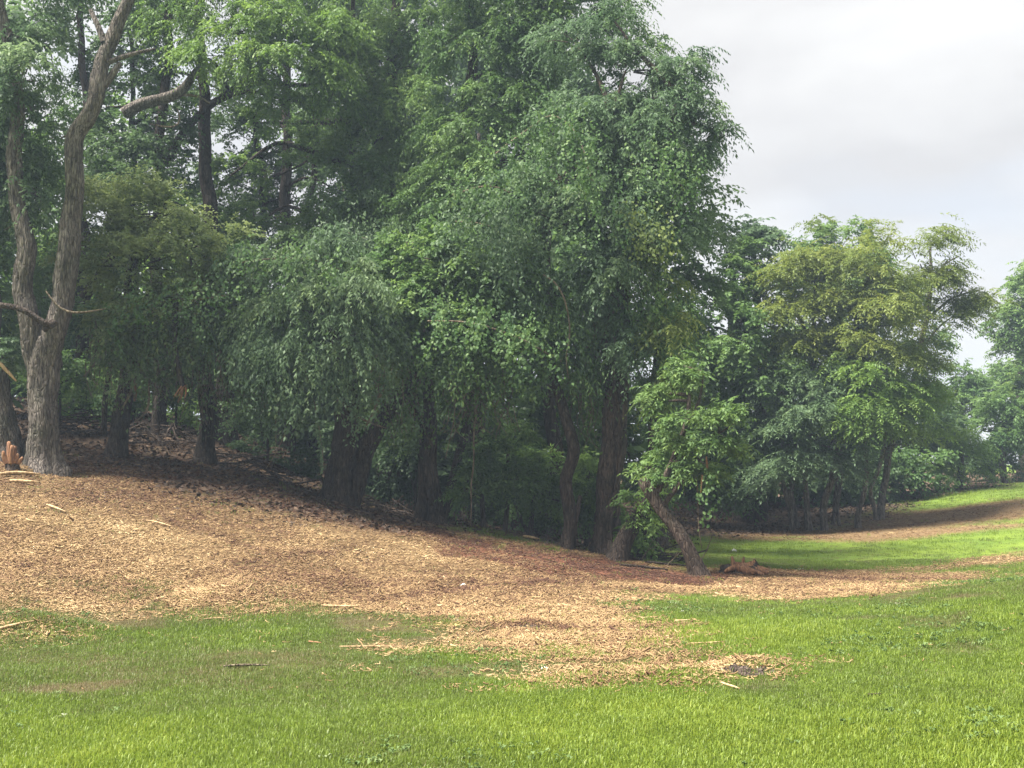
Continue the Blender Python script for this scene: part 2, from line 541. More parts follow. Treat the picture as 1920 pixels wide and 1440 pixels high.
class Tubes:
    """collects tapered, slightly lumpy tubes"""

    def __init__(self, seed=0):
        self.V, self.F, self.n = [], [], 0
        self.rng = np.random.default_rng(seed)

    def add(self, pts, rad, sides=8, step=None, rough=0.0, wob=0.0, cap=True, ridges=0, flare=0.0):
        P = np.array(pts, float)
        rad = np.array(rad, float)
        if step:
            s = np.r_[0, np.cumsum(np.linalg.norm(np.diff(P, axis=0), axis=1))]
            m = max(3, int(s[-1] / step) + 1)
            t = np.linspace(0, s[-1], m)
            # smooth the polyline (catmull style) by interpolating then averaging
            Q = np.stack([np.interp(t, s, P[:, i]) for i in range(3)], 1)
            rr = np.interp(t, s, rad)
            for _ in range(2 if step < .2 else 1):
                Q[1:-1] = .25 * Q[:-2] + .5 * Q[1:-1] + .25 * Q[2:]
                rr[1:-1] = .25 * rr[:-2] + .5 * rr[1:-1] + .25 * rr[2:]
            if wob:
                ph = self.rng.uniform(0, 6, 4)
                Q[:, 0] += wob * np.sin(t * 2.1 + ph[0]) + wob * .5 * np.sin(t * 5.3 + ph[1])
                Q[:, 1] += wob * np.sin(t * 1.8 + ph[2]) + wob * .5 * np.sin(t * 4.7 + ph[3])
            P, rad = Q, rr
        m = len(P)
        T = np.gradient(P, axis=0)
        T /= np.linalg.norm(T, axis=1)[:, None] + 1e-9
        ref = np.array((0, 1, 0.)) if abs(T[m // 2, 1]) < .8 else np.array((1., 0, 0))
        A = np.cross(T, ref)
        A /= np.linalg.norm(A, axis=1)[:, None] + 1e-9
        B = np.cross(T, A)
        th = np.linspace(0, 2 * math.pi, sides, endpoint=False)
        rr = np.repeat(rad[:, None], sides, 1)
        if rough:
            z = np.arange(m)[:, None] * (step or .2)
            ph = self.rng.uniform(0, 6, 6)
            k = 1 + rough * (.5 * np.sin(3 * th[None] + ph[0] + 1.2 * z) + .4 * np.sin(5 * th[None] + ph[1] - 1.7 * z + np.sin(2.3 * z + ph[4])) + .35 * np.sin(2 * th[None] + z * 3.1 + ph[2]))
            if ridges:
                k += .085 * np.sin(ridges * th[None] + 1.3 * np.sin(2.6 * z + ph[3]) + .8 * np.sin(7.1 * z + 3 * th[None]))
                k += self.rng.normal(0, .03, k.shape)
            rr = rr * k
        if flare:
            zz_ = np.maximum(P[:, 2] - P[0, 2] - .12, 0)[:, None]
            pf = self.rng.uniform(0, 6)
            rr = rr * (1 + flare * np.exp(-zz_ / .22) * (.55 + .5 * np.sin(5 * th[None] + pf + .6 * np.sin(2 * th[None]))))
        V = P[:, None] + rr[..., None] * (np.cos(th)[None, :, None] * A[:, None] + np.sin(th)[None, :, None] * B[:, None])
        V = V.reshape(-1, 3)
        i = np.arange(m - 1)[:, None] * sides
        j = np.arange(sides)[None]
        j2 = (j + 1) % sides
        F = np.stack([i + j, i + j2, i + sides + j2, i + sides + j], -1).reshape(-1, 4)
        if cap:
            V = np.r_[V, P[-1:] + T[-1:] * rad[-1] * .5, P[-1:] + T[-1:] * rad[-1] * .5]
            a = m * sides
            j = np.arange(sides)
            e = (m - 1) * sides
            F = np.r_[F, np.stack([e + j, e + (j + 1) % sides, np.full(sides, a), np.full(sides, a + 1)], -1)]
        self.V.append(V)
        self.F.append(F + self.n)
        self.n += len(V)

    def twigs(self, A, B, r0, r1, sag=.08):
        """many 3-sided twigs from points A to points B"""
        A = np.asarray(A, float)
        B = np.asarray(B, float)
        k = len(A)
        if not k:
            return
        M = .5 * (A + B)
        L = np.linalg.norm(B - A, axis=1)
        M[:, 2] += sag * L
        M += self.rng.normal(0, .06, M.shape) * L[:, None]
        D = B - A
        D /= L[:, None] + 1e-9
        S = np.cross(D, np.array((0.1, .3, 1.)))
        S /= np.linalg.norm(S, axis=1)[:, None] + 1e-9
        U = np.cross(S, D)
        rings = []
        for P, r in ((A, r0), (M, .5 * (r0 + r1)), (B, r1)):
            for q in range(3):
                a = q * 2 * math.pi / 3
                rings.append(P + r * (math.cos(a) * S + math.sin(a) * U))
        V = np.stack(rings, 1).reshape(-1, 3)
        f = []
        for s_ in range(2):
            for q in range(3):
                f.append((s_ * 3 + q, s_ * 3 + (q + 1) % 3, s_ * 3 + 3 + (q + 1) % 3, s_ * 3 + 3 + q))
        F = (np.array(f)[None] + (np.arange(k) * 9)[:, None, None]).reshape(-1, 4)
        self.V.append(V)
        self.F.append(F + self.n)
        self.n += len(V)

    def build(self, name, material, parent=None, loc=None):
        V = np.concatenate(self.V)
        if loc is not None:
            V = V - np.asarray(loc)
        me = mesh_from(V, np.concatenate(self.F), name, True)
        return link(name, me, material, parent)


def unit(v):
    return v / (np.linalg.norm(v, axis=-1, keepdims=True) + 1e-9)


class Leaves:
    def __init__(self, seed):
        self.rng = np.random.default_rng(seed)
        self.V, self.t = [], []

    def add(self, P, T, Wv, L, Wd, tint, curl=.15, fold=.18):
        """P base, T direction, Wv rough width direction, L length, Wd width"""
        T = unit(T)
        S = unit(np.cross(np.cross(T, Wv), T))
        N = np.cross(T, S)
        L = np.asarray(L)[:, None]
        Wd = np.asarray(Wd)[:, None]
        mid = P + T * L * .46
        l_ = mid + S * Wd * .5 + N * Wd * fold
        r_ = mid - S * Wd * .5 + N * Wd * fold
        tip = P + T * L - N * L * curl * self.rng.uniform(-.3, 1, (len(P), 1))
        self.V.append(np.stack([P, r_, tip, l_], 1).reshape(-1, 3))
        self.t.append(tint)

    def sprays(self, O, D, L, n, leafL, leafW, droop, tint, hang=.3, spread=.9, jit=.25, flat=.8):
        """pinnate sprays: O origins, D directions, L lengths, n leaflets each"""
        rng = self.rng
        k = len(O)
        t = (np.arange(n) + .6) / n
        t = np.clip(t[None] + rng.normal(0, .02, (k, n)), .05, 1)
        D = unit(D)
        Lc = L[:, None, None]
        P = O[:, None] + D[:, None] * Lc * t[..., None]
        P[..., 2] -= droop * L[:, None] * t ** 2
        T = D[:, None] * np.ones((1, n, 1))
        T = T.copy()
        T[..., 2] -= 2 * droop * t
        T = unit(T)
        up = np.array((0, 0, 1.))
        S = np.cross(T, up + rng.normal(0, .35, (k, 1, 3)))
        S = unit(S)
        sg = np.where(np.arange(n) % 2 == 0, 1., -1.)[None, :, None]
        LT = S * sg * spread + T * .55 + rng.normal(0, jit, (k, n, 3))
        LT[..., 2] -= hang
        LT[:, -1] = T[:, -1]
        LT = unit(LT)
        N = np.array((0, 0, 1.)) * flat + rng.normal(0, .45, (k, n, 3))
        Wv = np.cross(N, LT)
        ll = leafL * rng.uniform(.5, 1.32, (k, n)) * (1 - .35 * np.abs(t - .5))
        ww = leafW * rng.uniform(.7, 1.2, (k, n))
        tt = np.clip(tint[:, None] + rng.normal(0, .09, (k, n)), 0, 1)
        self.add(P.reshape(-1, 3), LT.reshape(-1, 3), Wv.reshape(-1, 3), ll.ravel(), ww.ravel(), tt.ravel())

    def count(self):
        return sum(len(x) for x in self.t)

    def build(self, name, material, parent=None, loc=None):
        V = np.concatenate(self.V)
        if loc is not None:
            V = V - np.asarray(loc)
        F = np.arange(len(V)).reshape(-1, 4)
        me = mesh_from(V, F, name, False, {'tint': ('FACE', np.concatenate(self.t))})
        return link(name, me, material, parent)


# spray habits: spray length, leaflets, leaf length/width, droop, hang, sprays per clump, clump radius
HABIT = {
    'pinnate': dict(n=15, L=.52, leaf=(.108, .035), droop=.80, hang=.50, m=19, sub=.50, flat=.9),
    'droopy': dict(n=17, L=.62, leaf=(.108, .034), droop=1.0, hang=.75, m=17, sub=.52, flat=.6),
    'broad': dict(n=11, L=.40, leaf=(.088, .055), droop=.50, hang=.45, m=20, sub=.45, flat=.7),
    'small': dict(n=11, L=.38, leaf=(.076, .044), droop=.35, hang=.3, m=19, sub=.42, flat=.7),
    'sprig': dict(n=11, L=.30, leaf=(.095, .032), droop=.5, hang=.35, m=16, sub=.30, flat=.9),
    'tier': dict(n=20, L=.72, leaf=(.125, .042), droop=.50, hang=.18, m=18, sub=.78, flat=1.5),
    'far': dict(n=12, L=.62, leaf=(.155, .075), droop=.50, hang=.3, m=17, sub=.72, flat=.9),
    'farbig': dict(n=8, L=.95, leaf=(.30, .16), droop=.45, hang=.3, m=12, sub=1.0, flat=.6),
}
TOTAL = [0]


def crown_fill(LV, TB, blobs, habit, dens=1.0, tint0=.45, tvar=.14, skel=None, twig=True, sun_top=0.0):
    h = HABIT[habit]
    rng = LV.rng
    for bl in blobs:
        px, py, d, rx, rz = bl[:5]
        dm = bl[5] if len(bl) > 5 else 1.0
        c = W(px, py, d)
        s = d / FPX
        r = np.array((rx * s, .85 * .5 * (rx + rz) * s, rz * s))
        sub = h['sub']
        area = 4 * math.pi * ((r[0] * r[1]) ** 1.6 / 3 + (r[0] * r[2]) ** 1.6 / 3 + (r[1] * r[2]) ** 1.6 / 3) ** (1 / 1.6)
        k = max(4, int(.66 * dens * dm * area / (sub * sub)))
        dr = unit(rng.normal(0, 1, (k * 2, 3)))
        keep = (rng.random(k * 2) < np.where(dr[:, 1] > .35, .45, 1)) & (rng.random(k * 2) < np.where(dr[:, 2] < -.55, .45, 1))
        dr = dr[keep][:k]
        k = len(dr)
        ph = rng.uniform(0, 6, 3)
        lump = .86 + .16 * np.sin(dr[:, 0] * 4 + ph[0]) + .12 * np.sin(dr[:, 2] * 5 + ph[1]) + .1 * np.sin(dr[:, 1] * 5 + ph[2])
        rad = lump * (1 - .55 * rng.random(k) ** 2.2)
        C = c + dr * r * rad[:, None]
        tsub = tint0 + rng.normal(0, tvar, k) + rng.normal(0, .05)
        if habit == 'tier':          # gather the clumps into flat storeys
            lay = 1.05
            C[:, 2] = (np.round(C[:, 2] / lay + .25 * np.sin(C[:, 0] * 1.3)) - .25 * np.sin(C[:, 0] * 1.3)) * lay + rng.normal(0, .2, k) - .12 * (np.abs(dr[:, 0]) * r[0]) ** 1.2
        m = h['m']
        O = np.repeat(C, m, 0) + rng.normal(0, .18 * sub, (k * m, 3))
        outd = np.repeat(unit(dr / r * r.mean()), m, 0)
        D = outd * .75 + unit(rng.normal(0, 1, (k * m, 3))) * .9
        if habit == 'tier':
            D[:, 2] = D[:, 2] * .15 + .08
        else:
            D[:, 2] = .6 * D[:, 2] + .30
        L = h['L'] * rng.uniform(.55, 1.2, k * m)
        LV.sprays(O, D, L, h['n'], h['leaf'][0], h['leaf'][1], h['droop'], np.repeat(tsub, m), hang=h['hang'], flat=h['flat'])
        if TB is not None:
            if skel is not None and len(skel):
                j = np.argmin(((skel - c) ** 2).sum(1) + np.where(skel[:, 2] > c[2] + .3, 6, 0))
                a = skel[j]
                gap = np.linalg.norm(c - a)
                if gap > .25:
                    mid = .5 * (a + c) + rng.normal(0, .1, 3) * gap + np.array((0, 0, .12 * gap))
                    TB.add([a, mid, c], [min(.09, .022 + .018 * gap), .018 + .012 * gap, .016], 6, .25, .1, .02)
            if twig:
                q = rng.random(k) < .6
                TB.twigs(np.repeat(c[None], q.sum(), 0) + .25 * (C[q] - c), C[q], .016, .005)


def tree(name, label, stems, blobs, habit='pinnate', leaf='mid', bark=None, seed=1, dens=1.0, tint=.45, group=None, sides=14, ridges=0, parts=(), twig=True, base=None, tvar=.14, cat='tree', extra=None):
    """stems: lists of (photo x, photo y, metres away, radius m)"""
    bx, by, bd, _ = stems[0][0]
    p0 = W(bx, by, bd)
    zg = g1(p0[0], p0[1])
    loc = np.array((p0[0], p0[1], zg))
    rt = root(name, loc, label, cat, group)
    TB = Tubes(seed)
    skel = []
    for si, st in enumerate(stems):
        P = [W(a, b_, d) for a, b_, d, _ in st]
        rd = [q[3] for q in st]
        if si == 0:
            P[0][2] = zg - .15           # the foot goes into the ground
            if len(P) > 1 and P[1][2] < zg + .1:
                P[1][2] = zg + .1
        big = max(rd) > .1
        TB.add(P, rd, sides if big else 7, .07 if (big and ridges) else (.12 if len(P) > 9 else .22), (.14 if big else .06), (.035 if big else .02), ridges=ridges if big else 0, flare=(.42 if bd < 28 else .1) if (si == 0 and max(rd) > .07) else 0)
        P = np.array(P)
        for i in range(len(P) - 1):
            skel.append(P[i] + (P[i + 1] - P[i]) * np.linspace(0, 1, 6)[:, None])
    skel = np.concatenate(skel)
    hi = skel[skel[:, 2] > zg + .8]
    if len(hi):
        skel = hi
    LV = Leaves(seed + 100)
    crown_fill(LV, TB, blobs, habit, dens, tint, tvar, skel, twig)
    for e in (extra or []):
        crown_fill(LV, TB, e['blobs'], e.get('habit', habit), e.get('dens', dens), e.get('tint', tint), tvar, skel, twig)
    TB.build('trunk', bark or BARKD, rt, loc)
    if LV.V:
        LV.build('crown', LEAF[leaf], rt, loc)
        TOTAL[0] += LV.count()
    for nm, fn in parts:
        fn(nm, rt, loc)
    return rt


# ------------------------------------------------------------------ the ground
def axis(segs):
    out_ = []
    for a, b_, s in segs:
        out_ += list(np.arange(a, b_, s))
    return np.array(out_ + [segs[-1][1]])


gx = axis([(-180, -60, 20), (-60, -18, 3), (-18, 24, .22), (24, 60, 2), (60, 180, 20)])
gy = axis([(-100, -10, 15), (-10, 5, 1.5), (5, 40, .22), (40, 70, 1.0), (70, 130, 6), (130, 250, 20)])
GX, GY = np.meshgrid(gx, gy)
xx, yy = GX.ravel(), GY.ravel()
zz = gz(xx, yy)
me_zmin = zz.min()
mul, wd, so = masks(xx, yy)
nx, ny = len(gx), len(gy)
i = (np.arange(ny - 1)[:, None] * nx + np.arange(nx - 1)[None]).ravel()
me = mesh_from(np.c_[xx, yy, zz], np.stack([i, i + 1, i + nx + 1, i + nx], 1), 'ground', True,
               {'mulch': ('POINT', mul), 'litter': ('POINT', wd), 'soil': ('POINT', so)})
tag(link('ground', me, GROUND_M), 'rolling lawn with a wood-chip covered bank below the trees', None, None, 'structure')

exec_trees = True
# ------------------------------------------------------------------ front row of trees
S = lambda d, *pts: [(p[0], p[1], d + (p[3] if len(p) > 3 else 0), p[2]) for p in pts]


def limb(material, pts, d, sides=9, step=.12, rough=.12):
    def f(nm, rt, loc):
        t = Tubes(int(abs(pts[0][0]) + abs(pts[0][1])))
        t.add([W(p[0], p[1], d) for p in pts], [p[2] for p in pts], sides, step, rough, .01)
        t.build(nm, material, rt, loc)
    return f


tree('twin_trunk_tree', 'grey twin-trunked tree standing on the wood-chip bank, forked low like a Y',
     [S(20, (84, 905, .33), (83, 880, .27), (82, 850, .245), (80, 800, .225), (82, 730, .228), (84, 690, .235), (86, 655, .22), (87, 632, .14)),
      S(20, (80, 790, .12), (76, 720, .15), (70, 665, .165), (62, 622, .165), (50, 580, .155), (40, 548, .155), (43, 513, .145), (49, 470, .135), (43, 433, .13), (35, 367, .125), (28, 300, .12), (31, 240, .105), (24, 150, .10), (10, 40, .08), (-6, -90, .05)),
      S(20, (84, 790, .12), (90, 720, .16), (98, 665, .175), (107, 622, .175), (117, 565, .17), (122, 490, .17), (127, 433, .16), (142, 367, .145), (141, 300, .14), (144, 250, .13), (168, 212, .12), (181, 178, .12), (186, 143, .135), (191, 108, .115), (213, 66, .11), (230, 33, .095), (243, 3, .085), (268, -90, .06)),
      S(20, (196, 160, .07), (215, 138, .065), (227, 118, .05)), S(20, (200, 118, .05), (225, 108, .045), (250, 100, .035), (292, 92, .02)),
      S(20, (196, 80, .06), (186, 45, .05), (170, 18, .035))],
     [(45, 150, 19.5, 70, 70), (20, 60, 19.6, 70, 50), (60, 210, 20.4, 70, 60), (95, 90, 20.8, 55, 60, .7), (30, 310, 20.7, 70, 80), (75, 370, 20.5, 60, 70, .8), (5, 430, 20.3, 40, 60, .8), (-60, 180, 20.5, 80, 120), (70, -40, 20.6, 130, 60), (230, -90, 20.8, 110, 60), (60, 500, 20.8, 35, 50, .8)],
     'pinnate', 'blue', BARK, 11, 1.0, .5, sides=30, ridges=13,
     parts=[('dead_limb', limb(BARKD, [(-40, 572, .05), (20, 573, .05), (55, 584, .052), (78, 606, .055), (98, 612, .05)], 19.72)),
            ('knot', limb(BARKD, [(80, 616, .07), (92, 612, .10), (104, 604, .07)], 19.78)),
            ('dead_twig', limb(TWIG, [(86, 545, .012), (104, 572, .014), (122, 586, .022), (152, 587, .018), (198, 579, .008)], 19.75, 6))])

tree('old_edge_tree', 'thick old tree trunk cut by the left picture edge, beside the twin-trunked tree',
     [S(20.6, (12, 880, .28), (10, 840, .22), (4, 770, .19), (-4, 700, .17), (-18, 600, .14), (-30, 450, .11), (-40, 300, .09))],
     [(-40, 330, 20.8, 80, 110), (-70, 150, 21, 90, 110), (-80, 480, 20.8, 60, 70), (-180, 150, 21.5, 120, 120), (-260, 320, 22, 120, 120), (-160, -80, 21.5, 140, 100), (-320, 80, 22.5, 130, 130), (-330, 480, 23, 110, 110), (2, 660, 20.4, 26, 30, .8)], 'broad', 'blue', BARK, 12, 1.0, sides=22, ridges=11,  # crown blobs far beyond the left edge added to shade the bank
     parts=[('broken_stub', limb(PALEWOOD, [(-14, 668, .03), (2, 684, .035), (18, 700, .03), (30, 714, .016)], 20.15, 7))])

tree('thicket_tree', 'dark leaning tree under an olive-green thicket, second from the twin-trunked tree',
     [S(22.5, (222, 865, .22), (222, 838, .175), (226, 780, .155), (236, 700, .15), (246, 610, .14), (252, 500, .12), (256, 400, .08)),
      S(22.4, (196, 818, .05), (196, 760, .05), (205, 690, .045), (222, 620, .04)),
      S(22.3, (160, 560, .10), (182, 525, .10), (205, 490, .08), (240, 430, .06))],
     [(215, 420, 21.6, 75, 80), (300, 400, 21.6, 95, 80), (255, 500, 21.2, 105, 75), (355, 470, 21.5, 70, 70), (180, 370, 21.8, 50, 40), (325, 570, 21.2, 75, 55), (215, 590, 21.4, 60, 45), (270, 620, 21.4, 70, 40, .8), (150, 480, 21.7, 35, 60), (240, 690, 21.8, 50, 40, .7), (320, 650, 21.6, 60, 40, .7), (180, 670, 22.0, 40, 40, .6)],
     'small', 'olive', BARKD, 13, .95, .85,
     parts=[('torn_bark', limb(TORN, [(252, 712, .02), (256, 730, .05), (253, 752, .02)], 22.32, 6)),
            ('broken_branch', limb(TWIG, [(215, 650, .02), (190, 668, .035), (172, 690, .03), (156, 706, .014)], 21.6, 7)),
            ('broken_branch', limb(TWIG, [(282, 705, .016), (279, 740, .022), (281, 768, .022), (268, 782, .02), (255, 790, .01)], 21.6, 7)),
            ('broken_branch', limb(TWIG, [(252, 715, .012), (246, 740, .018), (236, 755, .016), (229, 767, .01)], 21.5, 7))])

tree('vine_wrapped_tree', 'slim trunk tangled in climbing vine stems, between thicket and drooping tree',
     [S(23, (386, 872, .22), (387, 845, .17), (389, 780, .14), (386, 690, .135), (381, 600, .13), (376, 500, .10), (372, 430, .06)),
      S(22.85, (376, 868, .03), (378, 800, .028), (372, 740, .028), (380, 660, .028), (370, 590, .025)),
      S(22.85, (396, 868, .03), (398, 800, .028), (394, 730, .03), (399, 660, .026), (388, 580, .025)),
      S(22.8, (385, 868, .022), (392, 760, .022), (380, 700, .022), (392, 620, .02))],
     [(405, 545, 22.3, 60, 55), (430, 480, 22.4, 70, 55), (400, 620, 22.4, 40, 45, .8), (455, 570, 22.2, 50, 50), (350, 660, 22.5, 45, 50, .5)], 'small', 'olive', BARKD, 14, 1.0, .7)

tree('tall_back_tree', 'tall straight dark tree whose pale feathery boughs spread at the top left',
     [S(26, (426, 835, .26), (425, 800, .20), (419, 700, .18), (405, 540, .16), (394, 420, .15), (386, 300, .14), (381, 180, .12), (376, 60, .10), (374, -80, .07)),
      S(25.6, (310, 310, .10), (345, 240, .09), (400, 190, .08), (450, 160, .07), (500, 152, .06), (560, 162, .05), (605, 156, .03))],
     [(330, 30, 24.4, 75, 35), (440, 60, 24.2, 90, 40), (520, 40, 24.5, 90, 50), (470, 120, 24, 110, 36), (390, 110, 24, 70, 30), (580, 130, 24.3, 80, 40), (540, 190, 24.4, 70, 26), (630, 160, 24.5, 50, 50), (440, -60, 25, 160, 60), (610, 60, 24.6, 80, 50)],
     'pinnate', 'fresh', BARKD, 15, 1.1, .42)

tree('broken_limb_tree', 'dark tree behind with a pale grey broken-off limb high at upper left',
     [S(25, (300, 812, .17), (302, 780, .13), (298, 600, .12), (292, 420, .11), (300, 290, .10), (310, 160, .09), (318, 20, .08), (320, -100, .05))],
     [(225, 270, 24.6, 60, 50), (265, 330, 24.2, 70, 50), (300, 250, 25, 60, 50, .7), (200, 200, 25, 50, 60, .6), (255, 60, 25.4, 60, 60, .8), (300, 130, 25.3, 40, 50, .7), (310, -60, 25, 100, 60)], 'broad', 'deep', BARKD, 16, 1.0,
     parts=[('limb', limb(BARK, [(300, 225, .05), (232, 213, .12), (260, 196, .115), (300, 187, .11), (335, 176, .11), (352, 158, .09), (362, 138, .08), (374, 125, .05)][1:], 23.9, 12)),
            ('dead_twig', limb(TWIG, [(345, 178, .03), (372, 178, .025), (392, 194, .015)], 23.9, 6)),
            ('dead_twig', limb(TWIG, [(280, 232, .018), (315, 240, .022), (335, 238, .022), (341, 220, .02), (332, 203, .012)], 23.9, 6))])

tree('drooping_tree', 'thick two-stemmed tree with pale leaves drooping almost to the shaded bank',
     [S(22.3, (634, 968, .36), (634, 945, .28), (637, 905, .24), (644, 830, .22), (653, 745, .20), (645, 650, .17), (615, 550, .14), (590, 500, .08)),
      S(22.4, (654, 950, .17), (668, 895, .155), (694, 830, .15), (728, 775, .14), (758, 735, .13), (795, 670, .10), (800, 600, .07))],
     [(510, 520, 21.5, 75, 50), (600, 505, 21.1, 85, 50), (665, 555, 20.9, 65, 50), (560, 580, 20.8, 75, 50), (640, 625, 20.7, 65, 45), (695, 620, 21, 42, 40), (495, 600, 21.3, 40, 55), (575, 660, 20.7, 45, 50), (530, 670, 21, 35, 45, .7), (725, 650, 21.2, 25, 20), (470, 490, 21.8, 55, 45), (598, 735, 20.8, 18, 35, .8), (500, 690, 21.2, 30, 50, .7), (450, 610, 21.8, 40, 50, .8), (545, 730, 21.2, 22, 40, .6), (640, 460, 21.4, 50, 35)],
     'droopy', 'blue', BARKD, 17, 1.15, .55, sides=22, ridges=10,
     parts=[('dead_branch', limb(TWIG, [(632, 745, .016), (660, 775, .02), (690, 792, .022), (726, 803, .01)], 21.4, 6)),
            ('dead_branch', limb(TWIG, [(722, 720, .03), (710, 745, .028), (702, 775, .024), (684, 805, .014)], 21.4, 6))])

tree('vine_hung_tree', 'pair of dark close-set trunks with a broad canopy of vine leaves in the middle',
     [S(22.6, (822, 1005, .20), (820, 975, .145), (814, 900, .125), (807, 800, .12), (800, 700, .11), (812, 600, .11), (830, 520, .07)),
      S(22.8, (790, 985, .14), (798, 930, .12), (796, 840, .11), (775, 740, .1), (760, 640, .08)),
      S(22.7, (835, 985, .10), (842, 930, .09), (858, 870, .08), (875, 780, .08), (890, 690, .06))],
     [(850, 570, 21.6, 105, 70), (920, 610, 21.3, 90, 55), (775, 560, 21.7, 75, 60), (970, 640, 21.2, 65, 40), (840, 490, 21.8, 100, 65), (930, 530, 21.6, 75, 60), (870, 650, 21.4, 75, 40), (790, 640, 21.6, 55, 45), (1000, 530, 21.5, 40, 45), (740, 500, 22, 60, 50)],
     'broad', 'mid', BARKD, 18, 1.15, .45)

tree('crooked_tree', 'thin dark S-shaped crooked trunk just to the left of the vine-clad trunk',
     [S(21.5, (1058, 1045, .16), (1062, 1025, .125), (1072, 985, .115), (1074, 945, .11), (1062, 905, .105), (1064, 880, .105), (1078, 850, .12), (1070, 815, .105), (1054, 780, .095), (1044, 740, .085), (1036, 690, .075), (1040, 640, .06), (1060, 590, .05)),
      S(21.5, (1075, 990, .05), (1084, 960, .05), (1090, 930, .04))],
     [(1005, 590, 21.4, 55, 50), (1000, 510, 21.6, 45, 30), (1060, 600, 21.6, 50, 50), (1045, 520, 21.8, 60, 50), (1080, 690, 21.8, 40, 60, .6)], 'droopy', 'mid', BARKD, 19, 1.0,
     parts=[('dead_branch', limb(TWIG, [(1020, 515, .014), (1045, 530, .016), (1062, 570, .016), (1070, 620, .014), (1058, 670, .012), (1066, 710, .006)], 20.9, 6))])

tree('vine_clad_tree', 'tallest tree at the wood edge, thick upright trunk clad in dry vine stems',
     [S(21.8, (1136, 1062, .34), (1138, 1035, .25), (1140, 960, .21), (1148, 860, .21), (1150, 760, .20), (1156, 640, .20), (1164, 540, .19), (1166, 440, .17), (1160, 330, .12), (1145, 220, .06)),
      S(21.6, (1158, 1050, .03), (1162, 950, .035), (1156, 860, .035), (1168, 760, .035), (1160, 650, .03), (1172, 540, .03)),
      S(21.55, (1146, 1050, .025), (1150, 940, .028), (1164, 840, .028), (1152, 700, .026), (1168, 580, .022)),
      S(21.9, (1164, 470, .11), (1200, 380, .09), (1240, 290, .07), (1280, 180, .05)), S(21.9, (1160, 420, .1), (1110, 330, .08), (1060, 270, .06))],
     [(1060, 330, 21.8, 100, 75), (1180, 270, 22, 110, 85), (1100, 210, 22.2, 100, 75), (1240, 340, 21.8, 75, 75), (1255, 180, 22, 70, 65), (1300, 235, 21.8, 42, 26), (1285, 125, 22, 32, 36), (1175, 130, 22.3, 90, 60), (1045, 420, 21.6, 95, 70), (1190, 420, 21.4, 95, 70), (1275, 390, 21.8, 50, 55), (1135, 510, 21.3, 75, 55), (1225, 490, 21.5, 60, 60), (1080, 80, 22.5, 75, 45), (1120, 560, 21.4, 45, 55, .8), (1290, 290, 22, 50, 40), (1300, 455, 22.2, 40, 45), (1343, 246, 21.8, 14, 8), (1195, 600, 21.3, 45, 40), (1195, 690, 21.4, 35, 50, .8), (1150, 40, 22.4, 40, 30, .6), (980, 380, 21.8, 60, 60), (1185, 650, 21.2, 26, 26, .5)],
     'pinnate', 'blue', BARKR, 20, 1.15, .46, sides=22, ridges=9)

tree('leaning_tree', 'small tree leaning steeply over the lawn beside the torn stump',
     [S(19.9, (1322, 1098, .16), (1312, 1068, .128), (1296, 1040, .115), (1262, 988, .105), (1232, 948, .10), (1210, 918, .095), (1200, 900, .08)),
      S(19.9, (1225, 938, .05), (1262, 870, .05), (1285, 800, .045), (1290, 740, .03)), S(19.9, (1240, 955, .05), (1300, 880, .04), (1340, 810, .03)), S(19.85, (1262, 870, .03), (1320, 830, .025), (1385, 790, .012)), S(19.85, (1285, 800, .03), (1310, 750, .025), (1320, 700, .012))],
     [(1300, 718, 19.8, 26, 24), (1252, 752, 20, 28, 24), (1342, 785, 19.6, 28, 16), (1372, 768, 19.6, 20, 9), (1288, 795, 19.7, 34, 18), (1240, 822, 20.2, 28, 24), (1332, 832, 19.5, 26, 10), (1384, 842, 19.6, 14, 6), (1262, 838, 19.8, 24, 10), (1222, 878, 20.2, 24, 16), (1275, 685, 20, 24, 20), (1240, 895, 20.0, 14, 10), (1235, 740, 20.3, 24, 30), (1295, 880, 19.7, 16, 10), (1335, 885, 19.6, 10, 12)],
     'sprig', 'mid', BARKR, 21, 1.1, .62,
     parts=[('torn_branch_end', limb(TORN, [(1326, 856, .01), (1330, 872, .045), (1327, 888, .02)], 19.5, 6)),
            ('peeled_branch', limb(PALEWOOD, [(1318, 890, .018), (1316, 910, .022), (1315, 925, .008)], 19.55, 6))])

tree('propped_stem', 'short stem slanting right from the foot of the vine-clad trunk',
     [S(21.0, (1148, 1062, .20), (1158, 1035, .15), (1180, 1000, .14), (1205, 965, .13), (1232, 925, .10), (1250, 880, .06))],
     [(1205, 930, 20.9, 26, 24), (1215, 985, 21.0, 20, 16, .7), (1250, 870, 20.9, 32, 28)], 'sprig', 'fresh', BARKD, 22, 1.0, .3)

tree('bright_sapling', 'slender sapling with bright yellow-green sprays right of the vine-clad trunk',
     [S(21.6, (1205, 1045, .08), (1208, 1000, .06), (1215, 880, .055), (1225, 760, .05), (1235, 640, .04), (1232, 540, .025)),
      S(21.6, (1222, 800, .03), (1250, 720, .03), (1262, 660, .02))],
     [(1235, 560, 21.4, 38, 45), (1245, 640, 21.2, 45, 45), (1235, 720, 21.4, 35, 45), (1270, 700, 21.3, 35, 40), (1215, 480, 21.3, 30, 45, .8), (1255, 610, 21, 32, 32)], 'pinnate', 'yellow', BARKD, 23, 1.0, .42)

